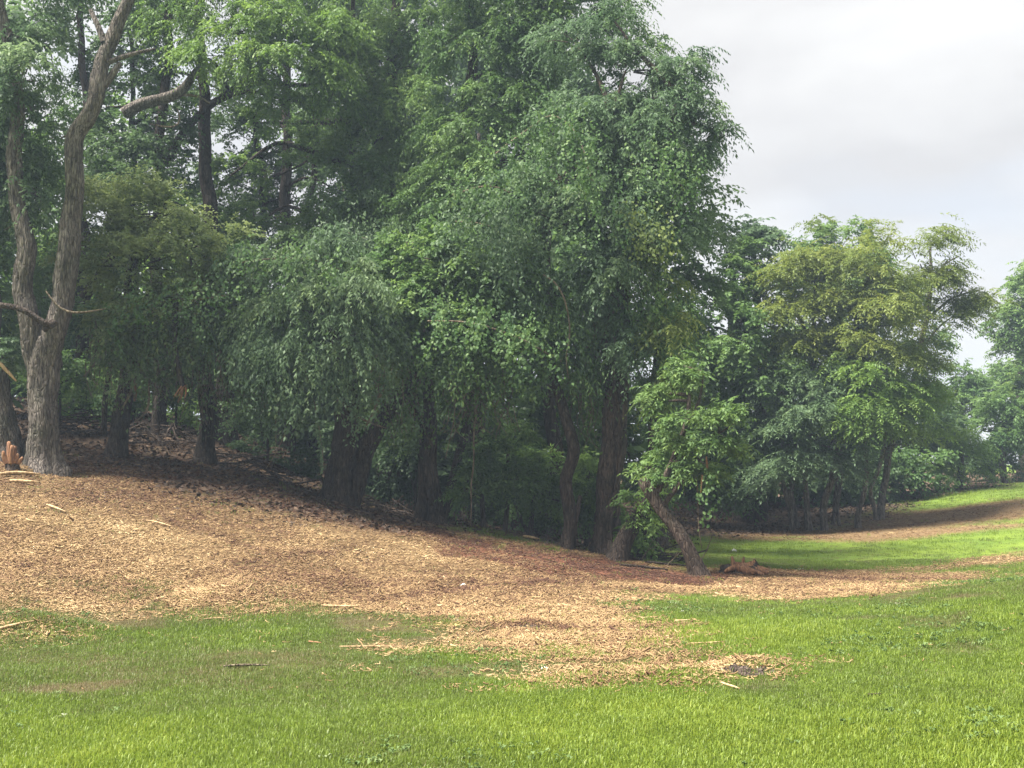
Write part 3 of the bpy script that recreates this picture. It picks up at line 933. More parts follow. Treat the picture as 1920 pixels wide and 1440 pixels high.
for k, (bx, tx, ty, lab, lf) in enumerate([
        (905, 900, 870, 'thin straight sapling in the shade left of the forked sapling', 'mid'),
        (992, 1008, 885, 'thin forked sapling with dense low leaves left of the crooked trunk', 'fresh'),
        (945, 955, 850, 'yellowish understory sapling in the shade at the centre of the wood edge', 'mid'),
        (1100, 1105, 880, 'leafy sapling in the gap between crooked and vine-clad trunks', 'fresh')]):
    d = 22.6 + .5 * (k % 2)
    tree('sapling', lab, [S(d, (bx, 1022, .07), (bx + 2, 990, .05), (.5 * (bx + tx), 930, .045), (tx, ty, .03))] + ([S(d, (992, 1000, .04), (970, 960, .035), (965, 910, .02))] if k == 1 else []),
         [(tx, ty, d - .2, 42, 40), (tx + 20, ty + 50, d - .3, 38, 35), (tx - 22, ty + 40, d - .2, 35, 38)], 'sprig', lf, BARKD, 30 + k, .9, .4, 'understory saplings')

# ------------------------------------------------------------------ second row, deep in the wood
def back_tree(name, label, bx, d, top, r, blobs, leaf, seed, habit='far', dens=1.0, tint=.42, wob=8, by=None, tvar=.13, group='trees deep in the wood', bark=None):
    rg = np.random.default_rng(seed)
    ys = np.linspace(by or 900, top, 8)
    g = np.clip(np.linspace(1, .35, 8), .3, 1)
    st = [(bx + rg.normal(0, wob) * (0 if i == 0 else 1), y, d, r * q * (1.35 if i == 0 else 1)) for i, (y, q) in enumerate(zip(ys, g))]
    return tree(name, label, [st], blobs, habit, leaf, bark or BARKD, seed, dens, tint, group, sides=10, tvar=tvar)


back_tree('wood_tree', 'light leafy tree veiling the bright gap with fine foliage', 655, 26, -20, .12, [(660, 90, 25.6, 60, 60), (665, 210, 25.4, 60, 60), (640, 320, 25.4, 50, 50, .8), (700, 330, 25.2, 50, 50), (560, 250, 26.5, 70, 40, .55), (470, 230, 26.5, 60, 36, .55), (520, 330, 26.5, 60, 40, .3), (610, 410, 25.6, 60, 40, .8), (430, 330, 26.5, 40, 50, .4), (480, 420, 26, 70, 36, .7)], 'mid', 50, 'broad', .85, .55, by=940)
back_tree('wood_tree', 'slim leafy tree filling the upper left gap behind the pale broken limb', 250, 29, -40, .12, [(230, 130, 29, 80, 70), (330, 220, 29, 70, 70), (340, 330, 29, 60, 70), (200, 330, 29, 70, 70), (420, 170, 29.5, 80, 40, .7), (140, 160, 29, 60, 60, .7), (100, 40, 29, 70, 40, .6), (300, 30, 29, 90, 60), (240, 420, 29, 90, 60), (400, 420, 29, 50, 60)], 'mid', 49, 'broad', .8, by=830)
back_tree('wood_tree', 'slim dark trunk rising behind the upper right stem of the twin tree', 153, 28, -60, .17, [(140, 40, 28.5, 60, 50, .6), (110, 260, 28.5, 70, 60), (190, 330, 28, 60, 60), (60, 560, 28, 80, 90), (170, 640, 27.5, 80, 70), (130, -60, 28, 120, 60), (150, 480, 28.4, 80, 80)], 'mid', 41, by=840)
back_tree('wood_tree', 'straight dark pole trunk standing before the bright gap in the leaves', 541, 30, -60, .20, [(560, 30, 30, 110, 60), (660, 60, 30, 90, 80), (480, 460, 29.5, 90, 45, .7), (580, 470, 29, 90, 55), (540, 560, 29, 110, 60), (440, 250, 31, 70, 50, .7), (500, 340, 31, 80, 70, .55), (620, 350, 30, 60, 70, .6), (540, 220, 31, 90, 40, .6), (480, 420, 30.5, 80, 40, .7)], 'deep', 42, 'broad', .8, wob=3, by=900)
back_tree('wood_tree', 'slender dark trunk close to the right of the straight pole trunk', 590, 31, -20, .13, [(640, 220, 30, 60, 60, .6), (600, 130, 31, 60, 50, .7), (540, 300, 31.5, 60, 40, .22), (680, 440, 29.5, 80, 60), (600, -60, 31, 150, 60)], 'deep', 43, 'broad', .8, wob=4, by=900)
back_tree('wood_tree', 'slanting thin trunk crossing the bright gap near the tall straight tree', 478, 31, 60, .10, [(450, 380, 31, 50, 50, .25), (420, 460, 30.5, 60, 50, .6), (470, 160, 31, 70, 40, .5), (430, 320, 31, 50, 80, .6), (500, 300, 31.5, 70, 70, .4), (560, 380, 31, 70, 60, .5), (610, 280, 31, 60, 60, .5)], 'deep', 44, 'broad', .8, wob=14, by=880)
back_tree('wood_tree', 'full dark crown above and left of the vine leaf canopy', 735, 26.5, -40, .24, [(720, 130, 26, 95, 75), (800, 70, 26, 95, 75), (700, 270, 25.8, 85, 80), (760, 370, 25.4, 110, 70), (690, 420, 25.6, 90, 60), (820, 280, 25.6, 80, 70), (760, 200, 25.7, 90, 60), (700, -40, 26, 110, 60)], 'mid', 45, 'pinnate', 1.0, .6, by=960)
back_tree('wood_tree', 'full crown reaching the top edge, left of the tallest tree', 885, 25.5, -60, .22, [(900, 90, 25, 105, 75), (880, 220, 24.6, 105, 75), (980, 50, 25, 95, 65), (870, 340, 24.2, 95, 75), (960, 180, 24.8, 85, 75), (800, 420, 24.2, 75, 60), (960, 300, 24.4, 70, 60), (900, -50, 25, 140, 60), (1020, 130, 25, 60, 60), (880, 430, 24, 80, 55)], 'mid', 46, 'pinnate', 1.0, .42, by=990)
back_tree('wood_tree', 'airy top poking into the sky above the tallest tree', 1040, 25.5, -80, .16, [(1080, 20, 25, 90, 35, .7), (1140, 60, 25, 60, 40, .6), (1010, -30, 25, 120, 50), (1170, 5, 25, 40, 16, .5), (1200, 90, 25, 50, 40, .6)], 'mid', 47, 'pinnate', 1.0, .5, by=1000)
back_tree('wood_tree', 'dark crown filling behind the right side of the tallest tree', 1230, 27, 150, .18, [(1250, 430, 26.5, 75, 80), (1310, 400, 27, 40, 60, .8), (1260, 280, 27, 70, 80), (1290, 530, 27, 50, 70), (1220, 620, 26, 70, 90), (1180, 760, 26, 80, 90), (1110, 640, 26, 80, 90)], 'deep', 48, 'far', by=1000)

for k, (bx, d, lab, bl) in enumerate([  # trees added off the left side to shade the back-left slope
        (-70, 26, 'dark tree added to shade the back slope, crown entering at the left picture edge behind the old trunk', [(-60, 560, 26, 90, 90), (-90, 400, 26, 110, 100), (-60, 220, 26, 100, 100), (-90, 60, 26, 110, 90), (-70, 680, 26, 60, 50)]),
        (-230, 29, 'unseen tree added for shade beyond the left picture edge, further back', [(-230, 500, 29, 110, 110), (-250, 330, 29, 120, 110), (-200, 160, 29, 120, 100), (-230, 640, 29, 90, 60)]),
        (-160, 33, 'farthest tree added for shade beyond the left picture edge', [(-160, 460, 33, 120, 110), (-120, 300, 33, 110, 100), (-180, 160, 33, 120, 100), (-60, 560, 33, 80, 80)])]):
    back_tree('wood_tree', lab, bx, d, 100, .2, bl, 'deep', 90 + k, 'farbig', 1.1, .4, by=830)
for k, (bx, d, lab, blobs, lf) in enumerate([
        (60, 36, 'dark leafy tree seen low between the twin stems', [(40, 480, 36, 150, 120), (60, 640, 35, 150, 90), (-20, 330, 37, 100, 90), (0, 760, 36, 120, 70), (150, 740, 34, 90, 60)], 'mid'),
        (260, 38, 'dark tree mass behind the olive-green thicket', [(260, 560, 36, 160, 120), (300, 680, 34, 130, 70), (340, 430, 37, 80, 60), (200, 720, 33, 90, 50, .8), (260, 250, 38, 70, 60, .4)], 'fresh'),
        (500, 38, 'dark tree mass behind the drooping pale leaves', [(480, 640, 35, 150, 90), (600, 620, 35, 150, 100), (460, 760, 32, 110, 60), (560, 790, 31, 120, 60), (540, 500, 38, 120, 50)], 'mid'),
        (720, 36, 'dark tree mass low between drooping tree and vine-hung pair', [(720, 600, 33, 150, 120), (700, 760, 31, 120, 90), (780, 850, 29, 100, 80), (760, 460, 34, 150, 100), (730, 900, 27.5, 60, 40)], 'deep'),
        (900, 36, 'dark tree mass behind the broad vine canopy', [(900, 640, 31, 150, 120), (880, 780, 29, 120, 80), (980, 800, 28, 100, 80), (930, 470, 32, 150, 110), (850, 880, 28, 80, 60, .7)], 'deep'),
        (1060, 34, 'dark tree mass behind the crooked trunk', [(1060, 620, 29, 120, 110), (1080, 780, 27.5, 100, 80), (1050, 880, 27, 80, 60), (1100, 470, 30, 110, 110), (1180, 870, 26, 70, 70)], 'mid'),
        (1450, 46, 'dark tree closing the view behind the copse', [(1440, 740, 44, 130, 100), (1560, 800, 44, 130, 90), (1680, 800, 44, 100, 80), (1340, 760, 42, 110, 110), (1320, 880, 42, 120, 70), (1480, 880, 43, 130, 60)], 'deep'),
        (640, 40, 'dark low tree closing the view behind the drooping tree', [(560, 700, 38, 130, 80), (680, 800, 36, 130, 80), (800, 760, 36, 120, 90), (420, 700, 36, 110, 80), (900, 880, 34, 120, 70), (1040, 900, 33, 110, 70)], 'deep'),
        (700, 44, 'tall far tree whose top fills the upper middle', [(700, 250, 42, 150, 130), (850, 200, 42, 150, 130), (760, 30, 42, 170, 100), (680, 430, 42, 90, 90), (860, 400, 40, 160, 120)], 'mid'),
        (1010, 42, 'tall far tree behind the tallest tree', [(1010, 250, 38, 150, 130), (1120, 340, 36, 140, 120), (1000, 420, 36, 140, 110), (960, 90, 38, 110, 70), (1200, 260, 35, 90, 80)], 'deep')]):
    back_tree('wood_tree', lab, bx, d, 620 if bx > 1200 else 250, .13, blobs, lf, 60 + k, 'farbig', 1.5, .38, by=930 if bx > 500 else 800)
# ------------------------------------------------------------------ shrubs under the wood edge
for k, (px, py, d, rx, rz, lf, lab) in enumerate([
        (720, 900, 24.5, 55, 45, 'deep', 'dark low shrub right of the drooping tree trunk'),
        (480, 850, 25.5, 55, 45, 'deep', 'dark shrub behind the vine-wrapped trunk on the bank'),
        (340, 800, 27, 50, 30, 'fresh', 'yellow-green weed patch lit behind the thicket trunks'),
        (900, 930, 24.2, 50, 50, 'deep', 'dark shrub behind the thin straight sapling'),
        (1010, 950, 23.6, 45, 45, 'mid', 'leafy shrub left of the crooked trunk foot'),
        (1110, 960, 23.2, 42, 45, 'mid', 'leafy shrub between crooked and vine-clad trunk feet'),
        (570, 880, 25, 50, 40, 'deep', 'dark shrub left of the thick drooping tree trunk'),
        (160, 750, 26, 60, 60, 'fresh', 'light green shrub between the twin tree and the thicket'),
        (110, 690, 24.0, 60, 60, 'mid', 'tall green brush directly behind the fork of the twin tree'),
        (250, 730, 25.5, 70, 60, 'mid', 'tall green brush behind the dark leaning thicket trunk'),
        (330, 690, 26.0, 60, 70, 'deep', 'tall dark brush behind the hanging splintered limb'),
        (500, 740, 24.5, 70, 80, 'deep', 'tall dark brush left of the drooping leaves'),
        (780, 820, 24.0, 70, 90, 'deep', 'tall dark brush behind the close-set trunk pair'),
        (960, 850, 24.5, 70, 80, 'mid', 'tall brush behind the middle saplings'),
        (680, 780, 24.5, 60, 70, 'deep', 'tall dark brush under the right stem of the drooping tree'),
        (1180, 1000, 21.8, 28, 22, 'fresh', 'low green weeds at the foot of the vine-clad trunk')]):
    tree('shrub', lab, [S(d, (px, py + rz + 15, .03), (px + 4, py, .025), (px, py - rz * .4, .015)), S(d, (px - 5, py + rz + 12, .025), (px - rx * .4, py, .015))],
         [(px, py, d, rx * .7, rz * .7), (px - rx * .5, py + rz * .3, d, rx * .5, rz * .5), (px + rx * .5, py + rz * .3, d, rx * .5, rz * .5)], 'broad', lf, BARKD, 80 + k, .9, .35, 'shrubs under the wood edge', cat='shrub')

# ------------------------------------------------------------------ right-hand copse
cop = 'trees of the copse'
tree('dark_copse_tree', 'dark green tree filling the hollow left of the yellowish copse trees',
     [S(36, (1395, 985, .3), (1392, 900, .25), (1385, 760, .22), (1375, 600, .15), (1370, 500, .08))],
     [(1330, 560, 34, 60, 70), (1385, 620, 33.5, 75, 80), (1330, 690, 34, 70, 90), (1410, 740, 33.5, 70, 80), (1400, 520, 34.5, 55, 60), (1330, 800, 34, 80, 70), (1420, 850, 34, 70, 60), (1360, 470, 35, 30, 45), (1300, 900, 34, 70, 50), (1380, 905, 35, 70, 40), (1290, 620, 35, 40, 80)],
     'far', 'mid', BARKD, 101, 1.1, .42, cop)
tree('sprouting_copse_tree', 'thin tree with spiky upright shoots at the top of the copse',
     [S(36, (1425, 985, .2), (1424, 800, .16), (1418, 600, .1), (1415, 440, .04))],
     [(1420, 470, 35, 45, 35, .8), (1390, 455, 35.5, 18, 28, .8), (1440, 520, 35, 45, 55), (1430, 600, 34.8, 45, 60), (1410, 440, 35.3, 12, 22, .8), (1440, 435, 35.4, 12, 20, .8)], 'far', 'blue', BARKD, 102, 1.0, .45, cop)
tree('round_copse_tree', 'rounded dark green crown rising behind the yellowish copse trees',
     [S(42, (1575, 985, .3), (1572, 800, .25), (1570, 600, .2), (1570, 480, .1))],
     [(1570, 470, 41, 75, 50), (1530, 480, 41, 50, 40), (1620, 490, 41, 50, 40), (1570, 560, 41, 110, 80), (1560, 700, 41, 130, 100), (1700, 700, 41, 80, 110), (1650, 560, 41, 70, 70)], 'far', 'mid', BARKD, 103, 1.2, .5, cop, tvar=.1)
tree('yellowish_copse_tree', 'tiered yellow-green tree on the left of the copse',
     [S(34, (1500, 1008, 0.136), (1492, 975, 0.102), (1478, 930, 0.095), (1490, 850, 0.088), (1510, 740, 0.082), (1530, 660, 0.075), (1528, 560, 0.061), (1530, 480, 0.034)),
      S(34, (1528, 650, 0.048), (1500, 600, 0.041), (1480, 560, 0.027)), S(34, (1530, 620, 0.048), (1565, 560, 0.034))],
     [(1530, 475, 33.6, 55, 28), (1510, 525, 33.4, 75, 30), (1560, 520, 33.8, 50, 34), (1500, 575, 33.2, 75, 28), (1560, 580, 33.2, 65, 26), (1520, 625, 33.3, 75, 26), (1470, 640, 33.8, 40, 40), (1570, 640, 33.6, 50, 34)],
     'tier', 'yellow', BARK, 104, 2.03, 0.56, cop)
tree('golden_copse_tree', 'tallest golden-green tiered tree in the middle of the copse',
     [S(33.5, (1548, 1002, 0.122), (1545, 960, 0.095), (1560, 880, 0.088), (1590, 780, 0.082), (1612, 700, 0.075), (1606, 600, 0.068), (1622, 540, 0.054), (1640, 490, 0.034)),
      S(33.5, (1606, 600, 0.041), (1590, 560, 0.034), (1580, 520, 0.020))],
     [(1640, 480, 33, 40, 24), (1620, 505, 33, 48, 30), (1660, 530, 32.6, 48, 28), (1650, 575, 32.5, 50, 28), (1675, 610, 32.4, 55, 28), (1640, 650, 32.3, 50, 28), (1680, 660, 32.4, 45, 30), (1600, 560, 33.2, 50, 26), (1600, 640, 33.2, 40, 40)],
     'tier', 'yellow', BARK, 105, 2.03, 0.62, cop)
tree('airy_copse_tree', 'open airy tree with boughs reaching out over the sky on the right of the copse',
     [S(34.5, (1650, 985, 0.136), (1648, 960, 0.102), (1665, 860, 0.095), (1690, 780, 0.088), (1718, 700, 0.082), (1738, 600, 0.068), (1745, 520, 0.048), (1748, 460, 0.027)),
      S(34.5, (1735, 600, 0.041), (1780, 560, 0.034), (1825, 545, 0.020)), S(34.5, (1742, 530, 0.034), (1775, 490, 0.027), (1800, 480, 0.014)), S(34.5, (1725, 660, 0.034), (1760, 610, 0.027), (1790, 590, 0.014))],
     [(1745, 455, 34, 42, 20), (1725, 495, 33.8, 45, 24), (1775, 490, 34, 38, 18, .9), (1760, 535, 33.8, 50, 20, .9), (1810, 545, 34, 40, 16, .9), (1720, 560, 33.7, 45, 30), (1790, 575, 34.2, 40, 16, .8), (1760, 600, 34, 35, 18, .8), (1710, 640, 33.8, 45, 50), (1725, 700, 33.8, 30, 45), (1835, 560, 34, 16, 10)],
     'tier', 'yellow', BARK, 106, 1.69, 0.46, cop)
tree('low_copse_tree', 'low layered tree with two slim crossing trunks at the copse edge',
     [S(33.2, (1612, 985, 0.102), (1610, 965, 0.075), (1618, 930, 0.068), (1625, 890, 0.068), (1618, 845, 0.061), (1625, 790, 0.054), (1640, 730, 0.034)),
      S(33.3, (1640, 975, 0.068), (1640, 950, 0.061), (1628, 925, 0.058), (1645, 890, 0.058), (1660, 840, 0.054), (1655, 770, 0.034))],
     [(1640, 705, 32.4, 65, 28), (1650, 745, 32.2, 85, 30), (1600, 760, 32.4, 60, 28), (1640, 785, 32, 55, 24), (1700, 780, 32.6, 45, 34), (1705, 835, 33, 34, 30), (1630, 812, 32, 34, 12), (1720, 730, 33, 40, 36)],
     'tier', 'fresh', BARK, 107, 1.94, 0.54, cop)
tree('bushy_copse_tree', 'bushy blue-green low tree with slanting trunks left in the copse',
     [S(33.8, (1490, 1010, 0.095), (1488, 985, 0.075), (1475, 940, 0.068), (1465, 890, 0.061), (1470, 810, 0.041)),
      S(33.6, (1522, 1008, 0.109), (1520, 985, 0.088), (1512, 930, 0.082), (1508, 880, 0.068), (1520, 800, 0.041)),
      S(34.2, (1575, 990, 0.061), (1570, 960, 0.048), (1578, 900, 0.048), (1570, 830, 0.027))],
     [(1470, 730, 33, 60, 30), (1510, 770, 32.6, 80, 32), (1460, 800, 32.8, 60, 36), (1540, 820, 32.6, 80, 34), (1480, 838, 32.6, 70, 26), (1570, 720, 33.2, 60, 32), (1560, 840, 32.8, 55, 24), (1435, 850, 33.2, 45, 28), (1540, 680, 33.8, 70, 36)],
     'tier', 'blue', BARK, 108, 1.94, 0.50, cop)
for k, (bx, d, lean, lab) in enumerate([(1562, 34.5, 6, 'thin bare pole trunk in the shade between the two copse clusters')]):
    tree('copse_pole', lab, [S(d, (bx, 1000, .06), (bx + lean * .3, 960, .05), (bx + lean, 880, .045), (bx + lean * 1.5, 780, .03))], [(bx + lean, 800, d, 50, 50), (bx + lean, 860, d + .5, 45, 40)], 'far', 'deep', BARK, 120 + k, .8, .4, cop)
for k, (px, py, d, rx, rz, lf, lab) in enumerate([
        (1500, 880, 40, 150, 60, 'deep', 'dark thicket closing the hollow behind the copse trunks'),
        (1330, 890, 43, 140, 80, 'deep', 'dark thicket deep in the hollow behind the leaning tree'),
        (1690, 890, 39, 70, 60, 'mid', 'rounded shrub at the right foot of the copse'),
        (1600, 900, 39, 90, 60, 'deep', 'dark shrub behind the crossing copse trunks')]):
    tree('shrub', lab, [S(d, (px, py + rz, .06), (px, py, .05), (px, py - rz * .5, .03))], [(px, py, d, rx * .7, rz * .8), (px - rx * .5, py, d, rx * .55, rz * .8), (px + rx * .5, py, d, rx * .55, rz * .8)], 'far' if k > 1 else 'farbig', lf, BARKD, 130 + k, 1.1, .4, 'shrubs under the wood edge', cat='shrub')
# far right
tree('edge_tree', 'grey-green tree standing against the sky at the right picture edge',
     [S(52, (1925, 900, .35), (1922, 780, .3), (1915, 650, .2), (1918, 560, .1))],
     [(1915, 550, 51, 32, 38), (1885, 610, 51, 32, 40), (1930, 620, 50.5, 50, 60), (1890, 660, 51, 25, 24, .7), (1960, 540, 51, 60, 70), (1870, 640, 51, 20, 20, .8)], 'far', 'mid', BARKD, 140, 1.1, .62)
far = [(1800, 740, 50, 70, 60, 'mid', .6, 'pale bushy tree right behind the copse'), (1880, 720, 56, 70, 50, 'mid', .6, 'pale bushy tree beneath the grey-green edge tree'),
       (1880, 790, 46, 80, 60, 'mid', .4, 'dark rounded bush at the right picture edge'), (1800, 850, 42, 65, 32, 'fresh', .45, 'spreading light green bush on the far lawn edge'),
       (1760, 800, 46, 45, 80, 'mid', .45, 'upright bush between the copse and the spreading bush'), (1950, 740, 50, 80, 60, 'mid', .5, 'leafy bush mostly beyond the right picture edge'), (1860, 860, 48, 90, 35, 'deep', .4, 'dark low bush behind the spreading light bush')]
for k, (px, py, d, rx, rz, lf, tn, lab) in enumerate(far):
    tree('far_bush', lab, [S(d, (px, py + rz + 20, .12), (px, py + rz * .4, .1), (px + 3, py, .08), (px, py - rz * .5, .04))], [(px, py, d, rx * .75, rz * .8), (px - rx * .45, py + rz * .3, d, rx * .5, rz * .6), (px + rx * .45, py + rz * .3, d, rx * .5, rz * .6), (px + rx * .1, py - rz * .5, d, rx * .45, rz * .4)], 'tier' if k == 3 else 'far', lf, BARKD, 150 + k, 1.2, tn, 'bushes along the far lawn', cat='bush')

# ------------------------------------------------------------------ climbing vines
def vine(label, path, d, hang, seed, leaf='vine', width=.5, n_=90, size=.074, gap=.042, slim=.66):
    """leafy vine draped along a photo path, strands hanging from it"""
    rg = np.random.default_rng(seed)
    P = np.array([W(x, y, d + dd) for x, y, dd in path])
    s = np.r_[0, np.cumsum(np.linalg.norm(np.diff(P, axis=0), axis=1))]
    loc = P[0]
    rt = root('climbing_vine', loc, label, 'vine', 'climbing vines')
    TB = Tubes(seed)
    TB.add(P + np.array((0, .45, -.05)), np.full(len(P), .014), 5, .2, 0, .03)
    LV = Leaves(seed)
    m = int(s[-1] / gap)
    t = np.linspace(0, s[-1], m)
    Q = np.stack([np.interp(t, s, P[:, i]) for i in range(3)], 1) + rg.normal(0, width * .4, (m, 3)) * np.array((1, .7, .8))
    for q in Q:
        hl = hang * rg.uniform(.25, 1.15)
        k = int(hl / .03) + 6
        tt = np.linspace(0, 1, k)
        ph = rg.uniform(0, 6)
        C = q + np.c_[.10 * np.sin(tt * 5 + ph), -.12 - .08 * np.cos(tt * 4 + ph) * tt, -tt * hl]
        C += rg.normal(0, .045, C.shape)
        T = rg.normal(0, .55, (k, 3)) + np.array((0, -.35, -.9))
        N = rg.normal(0, .35, (k, 3)) + np.array((0, -.8, .7))
        L = size * rg.uniform(.55, 1.2, k)
        LV.add(C, T, np.cross(N, T), L, L * slim, np.clip(.42 + .16 * rg.normal() + rg.normal(0, .14, k), 0, 1), fold=.1)
    TB.build('vine_stem', TWIG, rt, loc)
    LV.build('foliage', LEAF[leaf], rt, loc)
    TOTAL[0] += LV.count()


vine('bright broad-leaved vine falling like a curtain over the tallest tree crown', [(930, 270, 0), (985, 225, 0), (1030, 190, 0), (1075, 215, -.2), (1100, 260, -.3), (1120, 330, -.4)], 20.6, 1.3, 201)
vine('vine swag hanging left of the tallest tree crown', [(840, 350, 0), (880, 340, 0), (920, 325, 0), (960, 345, 0)], 20.9, 1.0, 202)
vine('bright vine draped over the right shoulder of the tallest tree', [(1190, 290, 0), (1235, 285, 0), (1270, 300, 0), (1285, 340, 0)], 20.8, .8, 203)
vine('broad-leaved vine fringe along the lower canopy edge in the middle', [(800, 590, 0), (860, 590, -.1), (920, 600, -.2), (980, 625, -.2), (1030, 655, 0)], 20.3, .6, 204, size=.078)
vine('broad-leaved vine over the top of the drooping tree', [(430, 480, 0), (500, 470, -.1), (570, 470, -.2), (630, 490, 0)], 20.5, .6, 205, size=.078)
vine('yellow-green vine trailing below the crown, right of the thick upright trunk', [(1170, 400, 0), (1200, 400, 0), (1225, 430, -.2), (1240, 465, -.2)], 20.6, .6, 206, leaf='yellow')
vine('vine tangle hanging over the front of the olive-green thicket', [(230, 590, 0), (300, 545, 0), (360, 550, 0), (420, 540, 0)], 20.6, .5, 207)
vine('leafy vine strand dangling from the tip of the leaning tree', [(1312, 888, 0), (1325, 893, 0), (1335, 898, 0)], 19.4, .85, 208, width=.12)


for k, (lab, path, d, hang, lf) in enumerate([
        ('curtain of fine leaves hanging below the olive-green thicket', [(170, 600, .2), (230, 620, 0), (300, 610, 0), (370, 590, .1), (430, 600, .2)], 21.3, 1.0, 'olive'),
        ('curtain of fine pale leaves hanging under the drooping tree', [(440, 620, .3), (520, 670, 0), (590, 690, -.1), (650, 680, 0), (720, 690, .2)], 20.7, .95, 'blue'),
        ('curtain of fine leaves hanging under the middle vine canopy', [(760, 640, .2), (830, 650, 0), (900, 660, 0), (970, 670, 0), (1020, 690, .1)], 21.2, .8, 'mid'),
        ('leaf curtain hanging between the crooked and the vine-clad trunk', [(1010, 560, .2), (1050, 590, .1), (1090, 580, .1), (1120, 560, .2)], 21.4, 1.3, 'blue'),
        ('leaf curtain falling from the right shoulder of the tallest tree', [(1190, 520, 0), (1220, 540, 0), (1250, 560, 0), (1275, 600, .1)], 21.1, 1.2, 'mid'),
        ('long leaf curtain down the left flank of the tallest tree', [(850, 400, .2), (900, 400, 0), (950, 420, 0), (1000, 450, 0)], 21.0, 1.3, 'blue'),
        ('leaf curtain hanging from the dark crown above the drooping tree', [(640, 420, .5), (700, 440, .3), (760, 440, .2), (820, 450, .2)], 22.6, 1.1, 'deep')]):
    vine(lab, path, d, hang, 220 + k, lf, .6, 0, .092, .022, .42)


def tangle(label, x0, x1, y0, y1, d, n_, seed, leaf='olive', leafy=26):
    rg = np.random.default_rng(seed)
    loc = W(.5 * (x0 + x1), y0, d)
    rt = root('vine_tangle', loc, label, 'vine', 'tangles of dry vine stems')
    TB, LV = Tubes(seed), Leaves(seed)
    for _ in range(n_):
        xa = rg.uniform(x0, x1)
        ya = y0 + rg.uniform(0, .3) * (y1 - y0)
        yb = ya + rg.uniform(.35, 1.0) * (y1 - ya)
        q = rg.uniform(-.5, .5)
        P = [W(xa + rg.normal(0, 9) + 22 * math.sin(f * 4 + q * 9) * f, ya + (yb - ya) * f, d + q) for f in np.linspace(0, 1, 6)]
        TB.add(P, np.linspace(.012, .005, 6), 4, .12, 0, .02, cap=False)
        if leafy:
            C = np.array(P)[rg.integers(0, 6, leafy)] + rg.normal(0, .14, (leafy, 3))
            T = rg.normal(0, .5, C.shape) + np.array((0, -.2, -.7))
            LV.add(C, T, rg.normal(0, 1, C.shape), .085 * rg.uniform(.6, 1.2, leafy), .05 * rg.uniform(.7, 1.2, leafy), np.clip(rg.normal(.5, .15, leafy), 0, 1))
    TB.build('vine_stem', TWIG, rt, loc)
    if leafy:
        LV.build('foliage', LEAF[leaf], rt, loc)
        TOTAL[0] += LV.count()


tangle('tangle of dry vines hanging below the olive-green thicket', 175, 330, 580, 770, 21.9, 70, 701)
tangle('dry vine tangle around the slim vine-wrapped trunk', 345, 440, 540, 800, 22.4, 55, 702)
tangle('leafy vine tangle between the drooping leaves and the dark straight trunk', 430, 560, 600, 790, 22.6, 60, 703, 'mid', 60)
tangle('dry vine tangle under the broad canopy of vine leaves', 840, 960, 660, 830, 21.7, 60, 704, 'mid', 30)
tangle('leafy vine tangle left of the close-set trunk pair', 690, 800, 640, 840, 22.6, 60, 705, 'mid', 70)
tangle('vine tangle hanging between the crooked and vine-clad trunks', 1060, 1140, 560, 860, 22.1, 50, 706, 'mid', 60)


def strand(label, pts, d, r, leafy=0, seed=1):
    P = [W(x, y, d) for x, y in pts]
    loc = P[0]
    rt = root('hanging_strand', loc, label, 'vine', 'bare hanging strands')
    TB = Tubes(seed)
    TB.add(P, np.linspace(r, r * .5, len(P)), 5, .12, 0, .02)
    TB.build('stem', TWIG, rt, loc)
    if leafy:
        rg = np.random.default_rng(seed)
        LV = Leaves(seed)
        s = np.linspace(0, len(P) - 1, leafy)
        C = np.stack([np.interp(s, range(len(P)), np.array(P)[:, i]) for i in range(3)], 1)
        T = rg.normal(0, .5, C.shape) + np.array((0, -.3, -.7))
        LV.add(C, T, rg.normal(0, 1, C.shape), .11 * rg.uniform(.6, 1.2, leafy), .04 * np.ones(leafy), rg.uniform(.3, .8, leafy))
        LV.build('foliage', LEAF['blue'], rt, loc)


strand('bare pale vine hanging to the ground in the middle of the wood edge', [(893, 745), (891, 800), (890, 870), (883, 910), (886, 940), (880, 985)], 21.6, .02, seed=301)
strand('leafy shoot trailing down from the pale drooping tree', [(575, 690), (590, 760), (600, 820), (606, 880)], 20.6, .012, 70, seed=302)
strand('thin bare vine arching across the front of the vine-hung pair', [(845, 700), (855, 750), (848, 800), (838, 860)], 21.3, .012, seed=303)
strand('bare vine stem hanging left of the drooping leaves', [(530, 660), (525, 740), (518, 800), (516, 835)], 20.9, .010, 20, seed=304)
strand('thin dry vine dangling beside the leaning trunk', [(1310, 900), (1312, 940), (1308, 985), (1316, 1030)], 19.6, .010, seed=305)
strand('bare twig dangling below the vine tangle, left of the dark straight trunk', [(405, 660), (410, 690), (418, 730), (421, 742)], 21.2, .012, seed=306)
strand('long dry stick leaning in the shade before the drooping tree trunk', [(545, 800), (530, 830), (512, 862), (500, 878)], 21.3, .012, seed=307)


# splintered limb hanging in the thicket
def splinters(name, parent, loc, c, n_, length, rad, material, seed, up=(0, 0, 1), spread=.6):
    rg = np.random.default_rng(seed)
    for _ in range(n_):
        t = Tubes(seed + _)
        dv = np.array(up, float) + rg.normal(0, spread, 3)
        dv /= np.linalg.norm(dv)
        p = np.array(c) + rg.normal(0, rad * .8, 3) * np.array((1, 1, .2))
        L = length * rg.uniform(.5, 1.2)
        r_ = rad * rg.uniform(.25, .6)
        t.add([p, p + dv * L * .5 + rg.normal(0, .01, 3), p + dv * L], [r_, r_ * .8, .003], 5, None)
        t.build(name, material, parent, loc)


